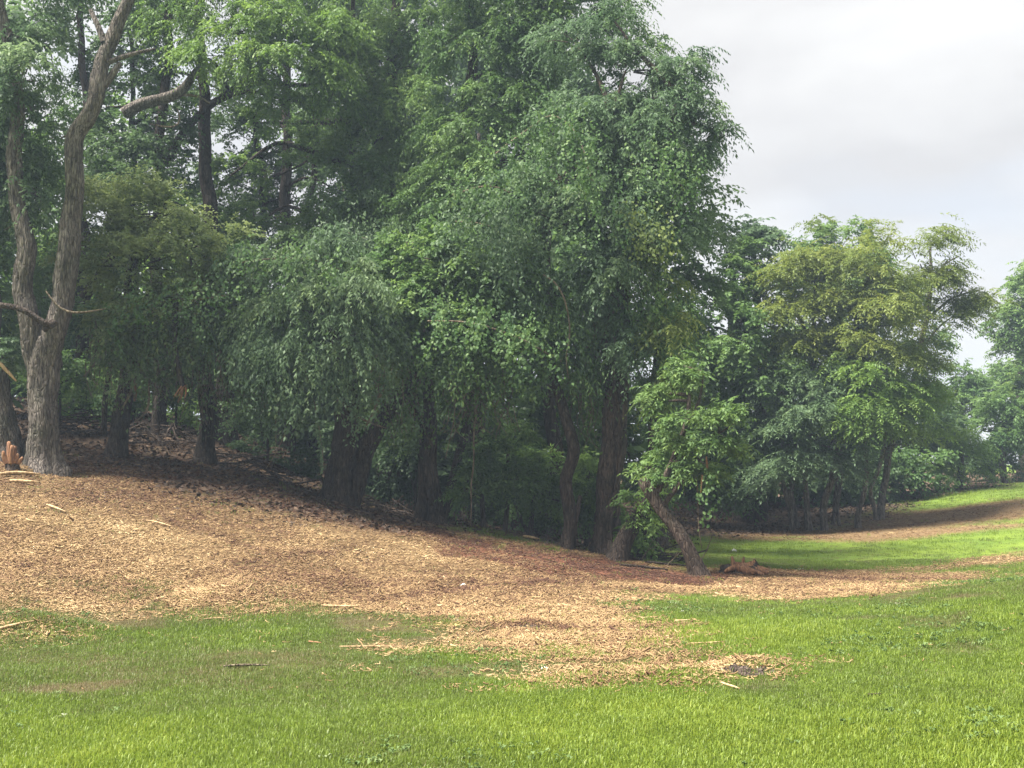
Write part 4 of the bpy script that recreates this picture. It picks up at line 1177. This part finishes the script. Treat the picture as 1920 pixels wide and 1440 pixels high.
p = W(330, 560, 21.3)
rt = root('hanging_broken_limb', p, 'snapped limb with splintered orange end hanging in the olive thicket', 'broken limb')
t = Tubes(310)
t.add([W(330, 560, 21.3), W(327, 620, 21.2), W(332, 680, 21.1), W(342, 724, 21.05)], [.05, .055, .055, .045], 9, .12, .1, .01)
t.build('limb', BARKD, rt, p)
splinters('splinter', rt, p, W(342, 726, 21.05), 9, .24, .035, TORN, 311, (-.45, -.1, -.8), .35)

# heaps of dead branches under the trees
for k, (px, py, wd_, hg, n_, lab) in enumerate([(150, 815, 1.1, .42, 70, 'heap of dead dark branches behind the twin-trunked tree'), (300, 832, 1.2, .36, 70, 'heap of dead branches between the thicket trunks'), (480, 890, 1.1, .30, 60, 'low heap of dead branches right of the vine-wrapped trunk'), (720, 962, .9, .22, 45, 'low heap of dead branches right of the drooping tree trunk'), (1235, 1052, .7, .16, 34, 'scatter of dead branches between the propped stem and the leaning trunk')]):
    x, y = on_ground(px, py)
    loc = np.array((x, y, g1(x, y)))
    rg = np.random.default_rng(420 + k)
    rt = root('brush_heap', loc, lab, 'brush heap', 'heaps of dead branches')
    for _ in range(n_):
        a = rg.uniform(0, 6.28)
        q = rg.normal(0, .45, 2) * wd_ * np.array((1, .6))
        L = rg.uniform(.3, 1.0)
        c0 = np.array((x + q[0], y + q[1], 0))
        c0[2] = g1(c0[0], c0[1]) + rg.uniform(.02, hg) * math.exp(-(q[0] ** 2 + q[1] ** 2) / wd_ ** 2)
        dv = np.array((math.cos(a), math.sin(a) * .7, rg.normal(0, .28))) * L * .5
        P = [c0 - dv, c0 + rg.normal(0, .05, 3), c0 + dv + rg.normal(0, .05, 3)]
        for p_ in P:
            p_[2] = max(p_[2], g1(p_[0], p_[1]) + .01)
        r_ = rg.uniform(.006, .020)
        t = Tubes(1000 * k + _)
        t.add(P, [r_, r_ * .9, r_ * .4], 5, .15, .1, .01)
        t.build('dead_branch', BARKR if k % 2 else BARKD, rt, loc)

# ------------------------------------------------------------------ stumps, log, debris
def stump(name, label, px, py, w, hgt, seed, prongs, material=TORN, lie=0.0, bark=BARKR):
    x, y = on_ground(px, py)
    z = g1(x, y)
    rg = np.random.default_rng(seed)
    rt = root(name, (x, y, z), label, 'stump')
    # ragged body: a lumpy shell, low and wide
    ns, nr = 26, 7
    V, F = [], []
    for i_ in range(nr):
        f = i_ / (nr - 1)
        for j in range(ns):
            a = 2 * math.pi * j / ns
            r_ = w * (1.05 - .35 * f ** 1.5) * (1 + .16 * math.sin(3 * a + seed) + .1 * math.sin(7 * a + f * 3) + rg.normal(0, .04))
            V.append((r_ * math.cos(a) * (1 + lie * .5), r_ * math.sin(a) * .75, -.06 + hgt * f * (1 + .25 * math.sin(2 * a + 1) + rg.normal(0, .09)) + lie * .1 * math.cos(a)))
    for i_ in range(nr - 1):
        for j in range(ns):
            F.append((i_ * ns + j, i_ * ns + (j + 1) % ns, (i_ + 1) * ns + (j + 1) % ns, (i_ + 1) * ns + j))
    link('bark_body', mesh_from(np.array(V), np.array(F), 'bark_body', True), bark, rt)
    top = [v for v in V[(nr - 1) * ns:]]
    cz = hgt * .72
    V2 = [(v[0] * .96, v[1] * .96, v[2] - .012) for v in top] + [(v[0] * .5, v[1] * .5, cz + rg.normal(0, hgt * .18)) for v in top] + [(0, 0, cz + hgt * .2)] * 2
    F2 = [(j, (j + 1) % ns, ns + (j + 1) % ns, ns + j) for j in range(ns)] + [(ns + j, ns + (j + 1) % ns, 2 * ns, 2 * ns + 1) for j in range(ns)]
    link('torn_wood', mesh_from(np.array(V2), np.array(F2), 'torn_wood', False), material, rt)
    for (dx, dy, ln, r_, ux, uy, uz) in prongs:
        tt = Tubes(seed + int(abs(dx) * 1000))
        b0 = np.array((dx, dy, hgt * .55))
        dv = np.array((ux, uy, uz))
        dv /= np.linalg.norm(dv)
        tt.add([b0, b0 + dv * ln * .5 + rg.normal(0, .012, 3), b0 + dv * ln], [r_, r_ * .85, r_ * .45], 7, .05, .3)
        tt.build('splinter', material, rt)
    return rt


stump('torn_stump', 'low torn orange stump on the lawn beside the leaning tree', 1390, 1076, .30, .20, 401,
      [(-.13, .02, .17, .040, -.1, 0, 1), (.03, .05, .16, .032, .15, 0, 1), (.02, -.10, .40, .055, 1, -.15, -.22), (-.04, -.16, .38, .05, 1, -.3, -.30), (.02, -.04, .42, .05, 1, .05, -.12), (-.10, -.16, .28, .045, 1, -.45, -.35), (-.12, -.10, .20, .05, -1, -.3, -.35), (.06, .02, .30, .04, 1, .2, -.1)], lie=.5)
stump('splintered_stump', 'upright splintered orange stump in front of the twin-trunked tree', 22, 882, .12, .18, 402,
      [(-.02, 0, .34, .07, -.12, 0, 1), (.03, .02, .27, .055, -.05, .1, 1), (.06, -.03, .15, .05, .25, 0, 1), (-.06, -.03, .20, .05, -.3, -.2, 1), (.10, -.02, .12, .04, .8, 0, 1), (.01, -.05, .28, .05, .05, -.1, 1), (-.03, .03, .24, .05, -.2, .1, 1)])

# chip heaps and single pieces of wood
def piece(name, label, px, py, length, rad, ang, material, seed, cat='stick', bend=.06, group='sticks and splinters on the ground', sides=6):
    x, y = on_ground(px, py)
    rg = np.random.default_rng(seed)
    k = 5
    f = np.linspace(-.5, .5, k)
    X = x + np.cos(ang) * f * length + rg.normal(0, bend * length * .5, k)
    Y = y + np.sin(ang) * f * length + rg.normal(0, bend * length * .5, k)
    Z = gz(X, Y) + rad * .9 + .02
    loc = np.array((x, y, g1(x, y)))
    t_ = Tubes(seed)
    t_.add(np.c_[X, Y, Z], rad * np.array((.6, 1, .9, .75, .3)), sides, .06, .2)
    o = t_.build(name, material, None, loc)
    o.location = loc
    tag(o, label, cat, group)
    return o


for k, (px, py, L, r_, a, m, lab) in enumerate([
        (35, 893, .55, .035, .5, PALEWOOD, 'pale split slab lying beside the splintered stump'),
        (45, 910, .40, .03, .35, PALEWOOD, 'short split slab just below the splintered stump'),
        (20, 1183, .45, .016, .6, PALEWOOD, 'pale stick poking from the chip heap at the left edge'),
        (105, 957, .40, .02, -.5, PALEWOOD, 'pale stick lying on the upper left chip bank'),
        (700, 1219, .62, .008, .05, PALEWOOD, 'long thin pale stick lying in the grass left of centre'),
        (405, 1165, .26, .010, .35, PALEWOOD, 'short pale stick at the grass edge below the left bank'),
        (590, 1211, .16, .012, -.6, TORN, 'reddish wood sliver lying alone in the grass'),
        (1280, 1170, .16, .016, -.1, PALEWOOD, 'pale chip on green grass right of the chip path'),
        (995, 1012, .30, .03, -.1, PALEWOOD, 'pale block of wood at the foot of the forked sapling'),
        (640, 1143, .45, .014, .1, PALEWOOD, 'thin stick on the chip edge in the middle left'),
        (1325, 1212, .36, .007, 0, PALEWOOD, 'straight straw-coloured stick along the right chip edge'),
        (465, 1255, .38, .012, .1, TWIG, 'grey-brown twig lying in the front lawn at left'),
        (1370, 1295, .24, .010, -1.1, PALEWOOD, 'thin straw-like stick at the front end of the chip path'),
        (1640, 1312, .10, .012, .3, TWIG, 'tiny brown twig on the right front lawn'),
        (300, 985, .42, .016, -.3, PALEWOOD, 'bent pale stick on the middle of the chip bank'),
        (1205, 1068, .75, .025, -.15, BARKD, 'dark fallen branch on the red soil left of the leaning tree'),
        (1250, 1062, .8, .02, .05, BARKD, 'dark fallen branch touching the leaning tree foot'),
        (1180, 1052, .5, .03, -.4, BARKD, 'short dark branch below the propped stem')]):
    piece('wood_piece' if m is not BARKD else 'fallen_branch', lab, px, py, L, r_, a, m, 500 + k, 'stick' if m is not BARKD else 'branch')
for k, (px, py, w_, h_, lab) in enumerate([(1383, 1257, .10, .045, 'dark turned turf clod at the right tip of the chip path'), (1420, 1262, .13, .04, 'flat dark turf clod just right of the chip path tip'), (992, 1176, .12, .035, 'small dark clod in the middle of the chip path')]):
    x, y = on_ground(px, py)
    rg = np.random.default_rng(560 + k)
    ns, nr = 16, 5
    V = [(w_ * 1.5 * math.cos(2 * math.pi * j / ns) * math.cos(i_ / 4 * 1.5) * (1 + rg.normal(0, .16)), w_ * math.sin(2 * math.pi * j / ns) * math.cos(i_ / 4 * 1.5) * (1 + rg.normal(0, .16)), -.02 + h_ * math.sin(i_ / 4 * 1.5) * (1 + rg.normal(0, .3))) for i_ in range(nr) for j in range(ns)]
    F = [(i_ * ns + j, i_ * ns + (j + 1) % ns, (i_ + 1) * ns + (j + 1) % ns, (i_ + 1) * ns + j) for i_ in range(nr - 1) for j in range(ns)]
    o = link('turf_clod', mesh_from(np.array(V), np.array(F), 'turf_clod', False), BARKR)
    o.location = (x, y, g1(x, y))
    tag(o, lab, 'clod', 'turf clods')
# thin sprigs rising from the fallen branches
for k, (pts, lab) in enumerate([([(1245, 1062), (1265, 1045), (1280, 1032), (1290, 1026)], 'thin bare sprig rising by the foot of the leaning tree'), ([(1310, 1058), (1325, 1035), (1335, 1010), (1338, 995)], 'bare upright sprig on the right side of the leaning trunk'), ([(1200, 1052), (1215, 1030), (1232, 1022), (1245, 1020)], 'arched bare sprig between propped stem and leaning tree')]):
    x, y = on_ground(*pts[0])
    loc = np.array((x, y, g1(x, y)))
    P = [W(a, b_, y) for a, b_ in pts]
    P[0][2] = loc[2] - .02
    t = Tubes(540 + k)
    t.add(P, np.linspace(.012, .004, len(P)), 5, .06, 0, .01)
    t.twigs(P[1:3], [P[1] + np.array((.12, .05, .16)), P[2] + np.array((-.1, .03, .15))], .006, .003)
    o = t.build('dry_sprig', TWIG, None, loc)
    o.location = loc
    tag(o, lab, 'twig', 'dry sprigs')

# pale litter on the lawn
LITTER, n, l, b, out = mat('white_litter')
b.inputs['Base Color'].default_value = (.75, .74, .70, 1)
YEL, n, l, b, out = mat('yellow_sawdust')
b.inputs['Base Color'].default_value = (.40, .31, .11, 1)
b.inputs['Roughness'].default_value = .95


def lump(name, label, px, py, rx, ry, rz, material, seed, cat):
    x, y = on_ground(px, py)
    rg = np.random.default_rng(seed)
    ns, nr = 14, 5
    V, F = [], []
    for i_ in range(nr):
        f = i_ / (nr - 1)
        for j in range(ns):
            a = 2 * math.pi * j / ns
            q = math.cos(f * math.pi / 2 * .96) * (1 + rg.normal(0, .12))
            V.append((rx * q * math.cos(a), ry * q * math.sin(a), -.02 + rz * math.sin(f * math.pi / 2) * (1 + rg.normal(0, .15))))
    for i_ in range(nr - 1):
        for j in range(ns):
            F.append((i_ * ns + j, i_ * ns + (j + 1) % ns, (i_ + 1) * ns + (j + 1) % ns, (i_ + 1) * ns + j))
    F.append(((nr - 1) * ns, (nr - 1) * ns + 4, (nr - 1) * ns + 7, (nr - 1) * ns + 11))
    o = link(name, mesh_from(np.array(V), np.array(F), name, True), material)
    o.location = (x, y, g1(x, y) + .01)
    tag(o, label, cat)


lump('paper_scrap', 'small white scrap in the grass left of the chip path end', 1020, 1255, .035, .03, .03, LITTER, 601, 'scrap')
lump('paper_scrap', 'flat white scrap lying on the chip bank in the middle', 868, 1099, .06, .03, .03, LITTER, 602, 'scrap')
lump('paper_scrap', 'white speck on the far lawn behind the torn stump', 1376, 1034, .06, .05, .06, LITTER, 603, 'scrap')
lump('sawdust_heap', 'flat yellow sawdust heap at the left edge of the chip path', 850, 1170, .20, .13, .012, YEL, 604, 'sawdust')

# ------------------------------------------------------------------ grass and chips (uncountable: one object each)
def scatter(name, label, pts, rot, scale, tint, pick, protos, material, cat):
    me = bpy.data.meshes.new(name)
    me.vertices.add(len(pts))
    me.vertices.foreach_set('co', np.ascontiguousarray(pts, np.float32).ravel())
    for nm, ty, v in (('rot', 'FLOAT_VECTOR', rot), ('scl', 'FLOAT', scale), ('tint', 'FLOAT', tint), ('pick', 'INT', pick)):
        a = me.attributes.new(nm, ty, 'POINT')
        a.data.foreach_set('vector' if ty == 'FLOAT_VECTOR' else 'value', np.ascontiguousarray(v, np.int32 if ty == 'INT' else np.float32).ravel())
    o = link(name, me, material)
    tag(o, label, cat, None, 'stuff')
    ng = bpy.data.node_groups.new(name + '_scatter', 'GeometryNodeTree')
    ng.interface.new_socket('Geometry', in_out='INPUT', socket_type='NodeSocketGeometry')
    ng.interface.new_socket('Geometry', in_out='OUTPUT', socket_type='NodeSocketGeometry')
    N, Lk = ng.nodes, ng.links
    gi, go = N.new('NodeGroupInput'), N.new('NodeGroupOutput')
    ip = N.new('GeometryNodeInstanceOnPoints')
    gti = N.new('GeometryNodeGeometryToInstance')
    for po in reversed(protos):
        oi = N.new('GeometryNodeObjectInfo')
        oi.inputs['Object'].default_value = po
        oi.inputs['As Instance'].default_value = False
        Lk.new(oi.outputs['Geometry'], gti.inputs['Geometry'])
    # every prototype becomes one pickable instance
    N.remove(gti)
    jn = N.new('GeometryNodeJoinGeometry')
    for po in protos:
        oi = N.new('GeometryNodeObjectInfo')
        oi.inputs['Object'].default_value = po
        oi.inputs['As Instance'].default_value = False
        g2 = N.new('GeometryNodeGeometryToInstance')
        Lk.new(oi.outputs['Geometry'], g2.inputs['Geometry'])
        Lk.new(g2.outputs['Instances'], jn.inputs['Geometry'])

    def attr(nm, ty):
        q = N.new('GeometryNodeInputNamedAttribute')
        q.data_type = ty
        q.inputs['Name'].default_value = nm
        return q.outputs['Attribute']
    Lk.new(gi.outputs[0], ip.inputs['Points'])
    Lk.new(jn.outputs['Geometry'], ip.inputs['Instance'])
    ip.inputs['Pick Instance'].default_value = True
    Lk.new(attr('pick', 'INT'), ip.inputs['Instance Index'])
    e2r = N.new('FunctionNodeEulerToRotation')
    Lk.new(attr('rot', 'FLOAT_VECTOR'), e2r.inputs['Euler'])
    Lk.new(e2r.outputs['Rotation'], ip.inputs['Rotation'])
    Lk.new(attr('scl', 'FLOAT'), ip.inputs['Scale'])
    sm = N.new('GeometryNodeSetMaterial')
    sm.inputs['Material'].default_value = material
    Lk.new(ip.outputs['Instances'], sm.inputs['Geometry'])
    Lk.new(sm.outputs['Geometry'], go.inputs[0])
    md = o.modifiers.new('scatter', 'NODES')
    md.node_group = ng
    return o


def proto(name, V, F):
    return bpy.data.objects.new(name, mesh_from(np.array(V), np.array(F), name, False))


def tuft(seed, blades, spread, h, w):
    rg = np.random.default_rng(seed)
    V, F = [], []
    for _ in range(blades):
        a, lean, hh = rg.uniform(0, 6.28), rg.uniform(.1, 1.0), h * rg.uniform(.5, 1.15)
        x, y = rg.normal(0, spread, 2)
        dx, dy = math.cos(a), math.sin(a)
        sx, sy = -dy * w, dx * w
        k = len(V)
        V += [(x - sx, y - sy, -.01), (x + sx, y + sy, -.01), (x + dx * lean * hh * .35 + sx * .8, y + dy * lean * hh * .35 + sy * .8, hh * .6), (x + dx * lean * hh * .35 - sx * .8, y + dy * lean * hh * .35 - sy * .8, hh * .6),
              (x + dx * lean * hh * .9 + sx * .12, y + dy * lean * hh * .9 + sy * .12, hh * (1 - .35 * lean)), (x + dx * lean * hh * .9 - sx * .12, y + dy * lean * hh * .9 - sy * .12, hh * (1 - .35 * lean))]
        F += [(k, k + 1, k + 2, k + 3), (k + 3, k + 2, k + 4, k + 5)]
    return proto('grass_tuft', V, F)


def chip(seed):
    rg = np.random.default_rng(seed)
    L, w = rg.uniform(.03, .105), rg.uniform(.0025, .0055)
    bend = rg.uniform(-.25, .25)
    V, F = [], []
    k = 4
    for i_ in range(k):
        f = i_ / (k - 1) - .5
        ww = w * (1 - 1.2 * abs(f) ** 1.5) * rg.uniform(.7, 1.2)
        y = bend * L * (f * f * 4)
        z = .012 + rg.normal(0, .006) + .02 * abs(f)
        V += [(f * L, y - ww, z), (f * L, y + ww, z + .004), (f * L, y + ww, z - .008), (f * L, y - ww, z - .010)]
    for i_ in range(k - 1):
        for q in range(4):
            F.append((i_ * 4 + q, i_ * 4 + (q + 1) % 4, i_ * 4 + 4 + (q + 1) % 4, i_ * 4 + 4 + q))
    F += [(0, 3, 2, 1), (12, 13, 14, 15)]
    return proto('wood_chip', V, F)


rng = np.random.default_rng(7)


def in_view(n_, d0, d1, power=1.0, margin=1.12):
    d = d0 + (d1 - d0) * rng.random(n_) ** power
    x = rng.uniform(-1, 1, n_) * d * (960 / FPX) * margin
    return x, d


def density_pick(n_, d0, d1):
    # uniform per area inside the view wedge
    d = np.sqrt(d0 * d0 + (d1 * d1 - d0 * d0) * rng.random(n_))
    x = rng.uniform(-1, 1, n_) * d * (960 / FPX) * 1.12
    return x, d


GX_, GY_ = [], []
for n_, d0, d1 in ((72000, 5.6, 9), (80000, 9, 15), (50000, 15, 25), (26000, 25, 46)):
    a, b_ = density_pick(n_, d0, d1)
    GX_.append(a)
    GY_.append(b_)
gx_, gy_ = np.concatenate(GX_), np.concatenate(GY_)
mu, wo_, so_ = masks(gx_, gy_)
keep = rng.random(len(gx_)) < (1 - .97 * np.clip(np.maximum(mu * 1.05, np.maximum(wo_, so_)), 0, 1))
gx_, gy_ = gx_[keep], gy_[keep]
zz = gz(gx_, gy_)
patch = vnoise(gx_, gy_, .8, 1.4)
bare = vnoise(gx_, gy_, 1.9, 3.3)
left_worn = smooth(1.5, -3.0, gx_) * smooth(7.6, 9.5, gy_) * .3
dry = smooth(.35, .9, bare) * smooth(7.2, 9.5, gy_)
tint_g = np.clip(.60 + .20 * patch - .42 * dry - .10 * smooth(11, 15, gy_) + .10 * vnoise(gx_, gy_, 3.7, .4) - left_worn + rng.normal(0, .15, len(gx_)), 0, 1)
k = len(gx_)
scl = rng.uniform(.55, 1.35, k) * (1 + .2 * patch + .15 * vnoise(gx_, gy_, 3.7, .4) - .3 * dry) * np.interp(gy_, [6, 12, 25, 45], [1, 1.0, 1.25, 1.8])
tufts = [tuft(700 + i_, 26, .05, .025, .0019) for i_ in range(5)] + [tuft(710 + i_, 12, .045, .042, .0022) for i_ in range(2)]
GRASS_M = inst_mat('grass_blades', [(0, (.215, .175, .090)), (.16, (.150, .165, .052)), (.36, (.128, .178, .036)), (.65, (.182, .262, .032)), (1, (.285, .345, .050))], .5, .42, .3)
scatter('grass', 'short mown green grass of the lawn, patchy towards the chips', np.c_[gx_, gy_, zz], np.c_[np.zeros(k), np.zeros(k), rng.uniform(0, 6.28, k)], scl, tint_g, np.where(rng.random(k) < .86, rng.integers(0, 5, k), rng.integers(5, 7, k)), tufts, GRASS_M, 'grass')

cx, cyy = [], []
for n_, d0, d1 in ((520000, 8.5, 16), (400000, 16, 25), (90000, 25, 37)):
    a, b_ = density_pick(n_, d0, d1)
    cx.append(a)
    cyy.append(b_)
cx, cyy = np.concatenate(cx), np.concatenate(cyy)
mu, wo_, so_ = masks(cx, cyy)
pr = np.clip(mu * (.62 + .38 * vnoise(cx, cyy, 1.7, 4.4)) * (1 - .72 * wo_) * (1 - .55 * so_) + .05 * wo_ + .0012 + .11 * smooth(-2.2, .2, chip_edge(cx, cyy)) * (vnoise(cx, cyy, 3.0, 2.7) > .30) * (cx < 1.2), 0, 1)
keep = rng.random(len(cx)) < pr
cx, cyy = cx[keep], cyy[keep]
mu, wo_, so_ = masks(cx, cyy)
k = len(cx)
ct = np.clip(0.52 + .20 * vnoise(cx, cyy, .9, 5.1) + .14 * vnoise(cx, cyy, 3.1, 1.1) + rng.normal(0, .18, k) - .20 * smooth(.25, .02, track_dist(cx, cyy)) + .10 * smooth(16, 12, cyy) - .06 * smooth(16, 20, cyy) - .36 * wo_ - .42 * so_, 0, 1)  # chips in the litter zone tinted darker, partly as painted tree shade
cs = (.26 + .72 * rng.random(k) ** 1.5) * np.where(rng.random(k) < .02, 1.6, 1)
CHIP_M = inst_mat('wood_chips', [(0, (.055, .023, .014)), (.25, (.120, .062, .033)), (.5, (.220, .142, .068)), (.78, (.330, .226, .112)), (1, (.47, .35, .195))], .85)
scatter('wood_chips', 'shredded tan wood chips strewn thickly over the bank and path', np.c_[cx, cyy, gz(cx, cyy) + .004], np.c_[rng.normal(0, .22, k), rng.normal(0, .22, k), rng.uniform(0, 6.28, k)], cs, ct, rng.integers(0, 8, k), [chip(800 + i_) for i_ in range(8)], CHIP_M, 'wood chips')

# clover and broad-leaved weeds in the lawn
wx, wy = density_pick(16000, 6, 22)
mu, wo_, so_ = masks(wx, wy)
keep = rng.random(len(wx)) < (1 - np.clip(mu + wo_ + so_, 0, 1)) * smooth(.1, .8, vnoise(wx, wy, 1.4, 6.2)) * .9
wx, wy = wx[keep], wy[keep]
k = len(wx)


def rosette(seed):
    rg = np.random.default_rng(seed)
    V, F = [], []
    for _ in range(9):
        a, L, w = rg.uniform(0, 6.28), rg.uniform(.012, .03), rg.uniform(.006, .011)
        x, y = rg.normal(0, .022, 2)
        z = rg.uniform(.018, .04)
        dx, dy = math.cos(a), math.sin(a)
        q = len(V)
        V += [(x, y, z - .008), (x + dx * L * .5 - dy * w, y + dy * L * .5 + dx * w, z + .004), (x + dx * L, y + dy * L, z), (x + dx * L * .5 + dy * w, y + dy * L * .5 - dx * w, z + .004)]
        F.append((q, q + 1, q + 2, q + 3))
    return proto('lawn_weed', V, F)


WEED_M = inst_mat('lawn_weeds', [(0, (.060, .105, .030)), (.6, (.110, .170, .050)), (.985, (.170, .230, .085)), (1, (.55, .54, .46))], .55, .25)
scatter('lawn_weeds', 'clover and small broad-leaved weeds among the grass', np.c_[wx, wy, gz(wx, wy)], np.c_[np.zeros(k), np.zeros(k), rng.uniform(0, 6.28, k)], rng.uniform(.7, 1.4, k), rng.random(k), rng.integers(0, 3, k), [rosette(840 + i_) for i_ in range(3)], WEED_M, 'weeds')

# leaf litter under the trees
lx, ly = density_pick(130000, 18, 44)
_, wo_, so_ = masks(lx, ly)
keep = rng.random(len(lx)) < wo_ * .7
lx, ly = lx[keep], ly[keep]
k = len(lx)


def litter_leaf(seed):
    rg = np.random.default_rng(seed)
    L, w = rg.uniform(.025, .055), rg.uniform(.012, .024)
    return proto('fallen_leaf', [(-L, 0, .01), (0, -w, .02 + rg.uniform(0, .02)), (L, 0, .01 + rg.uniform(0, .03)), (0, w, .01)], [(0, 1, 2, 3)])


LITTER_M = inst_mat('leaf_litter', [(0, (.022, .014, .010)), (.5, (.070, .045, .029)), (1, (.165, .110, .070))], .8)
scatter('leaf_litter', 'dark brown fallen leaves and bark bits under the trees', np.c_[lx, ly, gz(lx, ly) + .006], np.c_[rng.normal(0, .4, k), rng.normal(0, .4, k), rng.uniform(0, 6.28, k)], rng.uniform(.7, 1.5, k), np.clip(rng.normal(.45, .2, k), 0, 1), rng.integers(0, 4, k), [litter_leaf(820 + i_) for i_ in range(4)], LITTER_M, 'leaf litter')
print('LEAVES', TOTAL[0], 'chips', len(cx), 'grass', len(gx_))

# ------------------------------------------------------------------ thin summer haze
HAZE = bpy.data.materials.new('summer_haze')
HAZE.use_nodes = True
hn = HAZE.node_tree.nodes
hn.clear()
ho = hn.new('ShaderNodeOutputMaterial')
pv = hn.new('ShaderNodeVolumePrincipled')
pv.inputs['Color'].default_value = (.62, .78, 1.0, 1)
pv.inputs['Density'].default_value = .0014
pv.inputs['Anisotropy'].default_value = .2
HAZE.node_tree.links.new(pv.outputs['Volume'], ho.inputs['Volume'])
x0, x1, y0, y1, z0, z1 = -185, 185, -105, 255, float(me_zmin) - 1, 24.0
V = [(x, y, z) for z in (z0, z1) for y in (y0, y1) for x in (x0, x1)]
F = [(0, 2, 3, 1), (4, 5, 7, 6), (0, 1, 5, 4), (2, 6, 7, 3), (0, 4, 6, 2), (1, 3, 7, 5)]
tag(link('haze', mesh_from(np.array(V), np.array(F), 'haze'), HAZE), 'thin bluish summer haze between the trees', None, None, 'stuff')
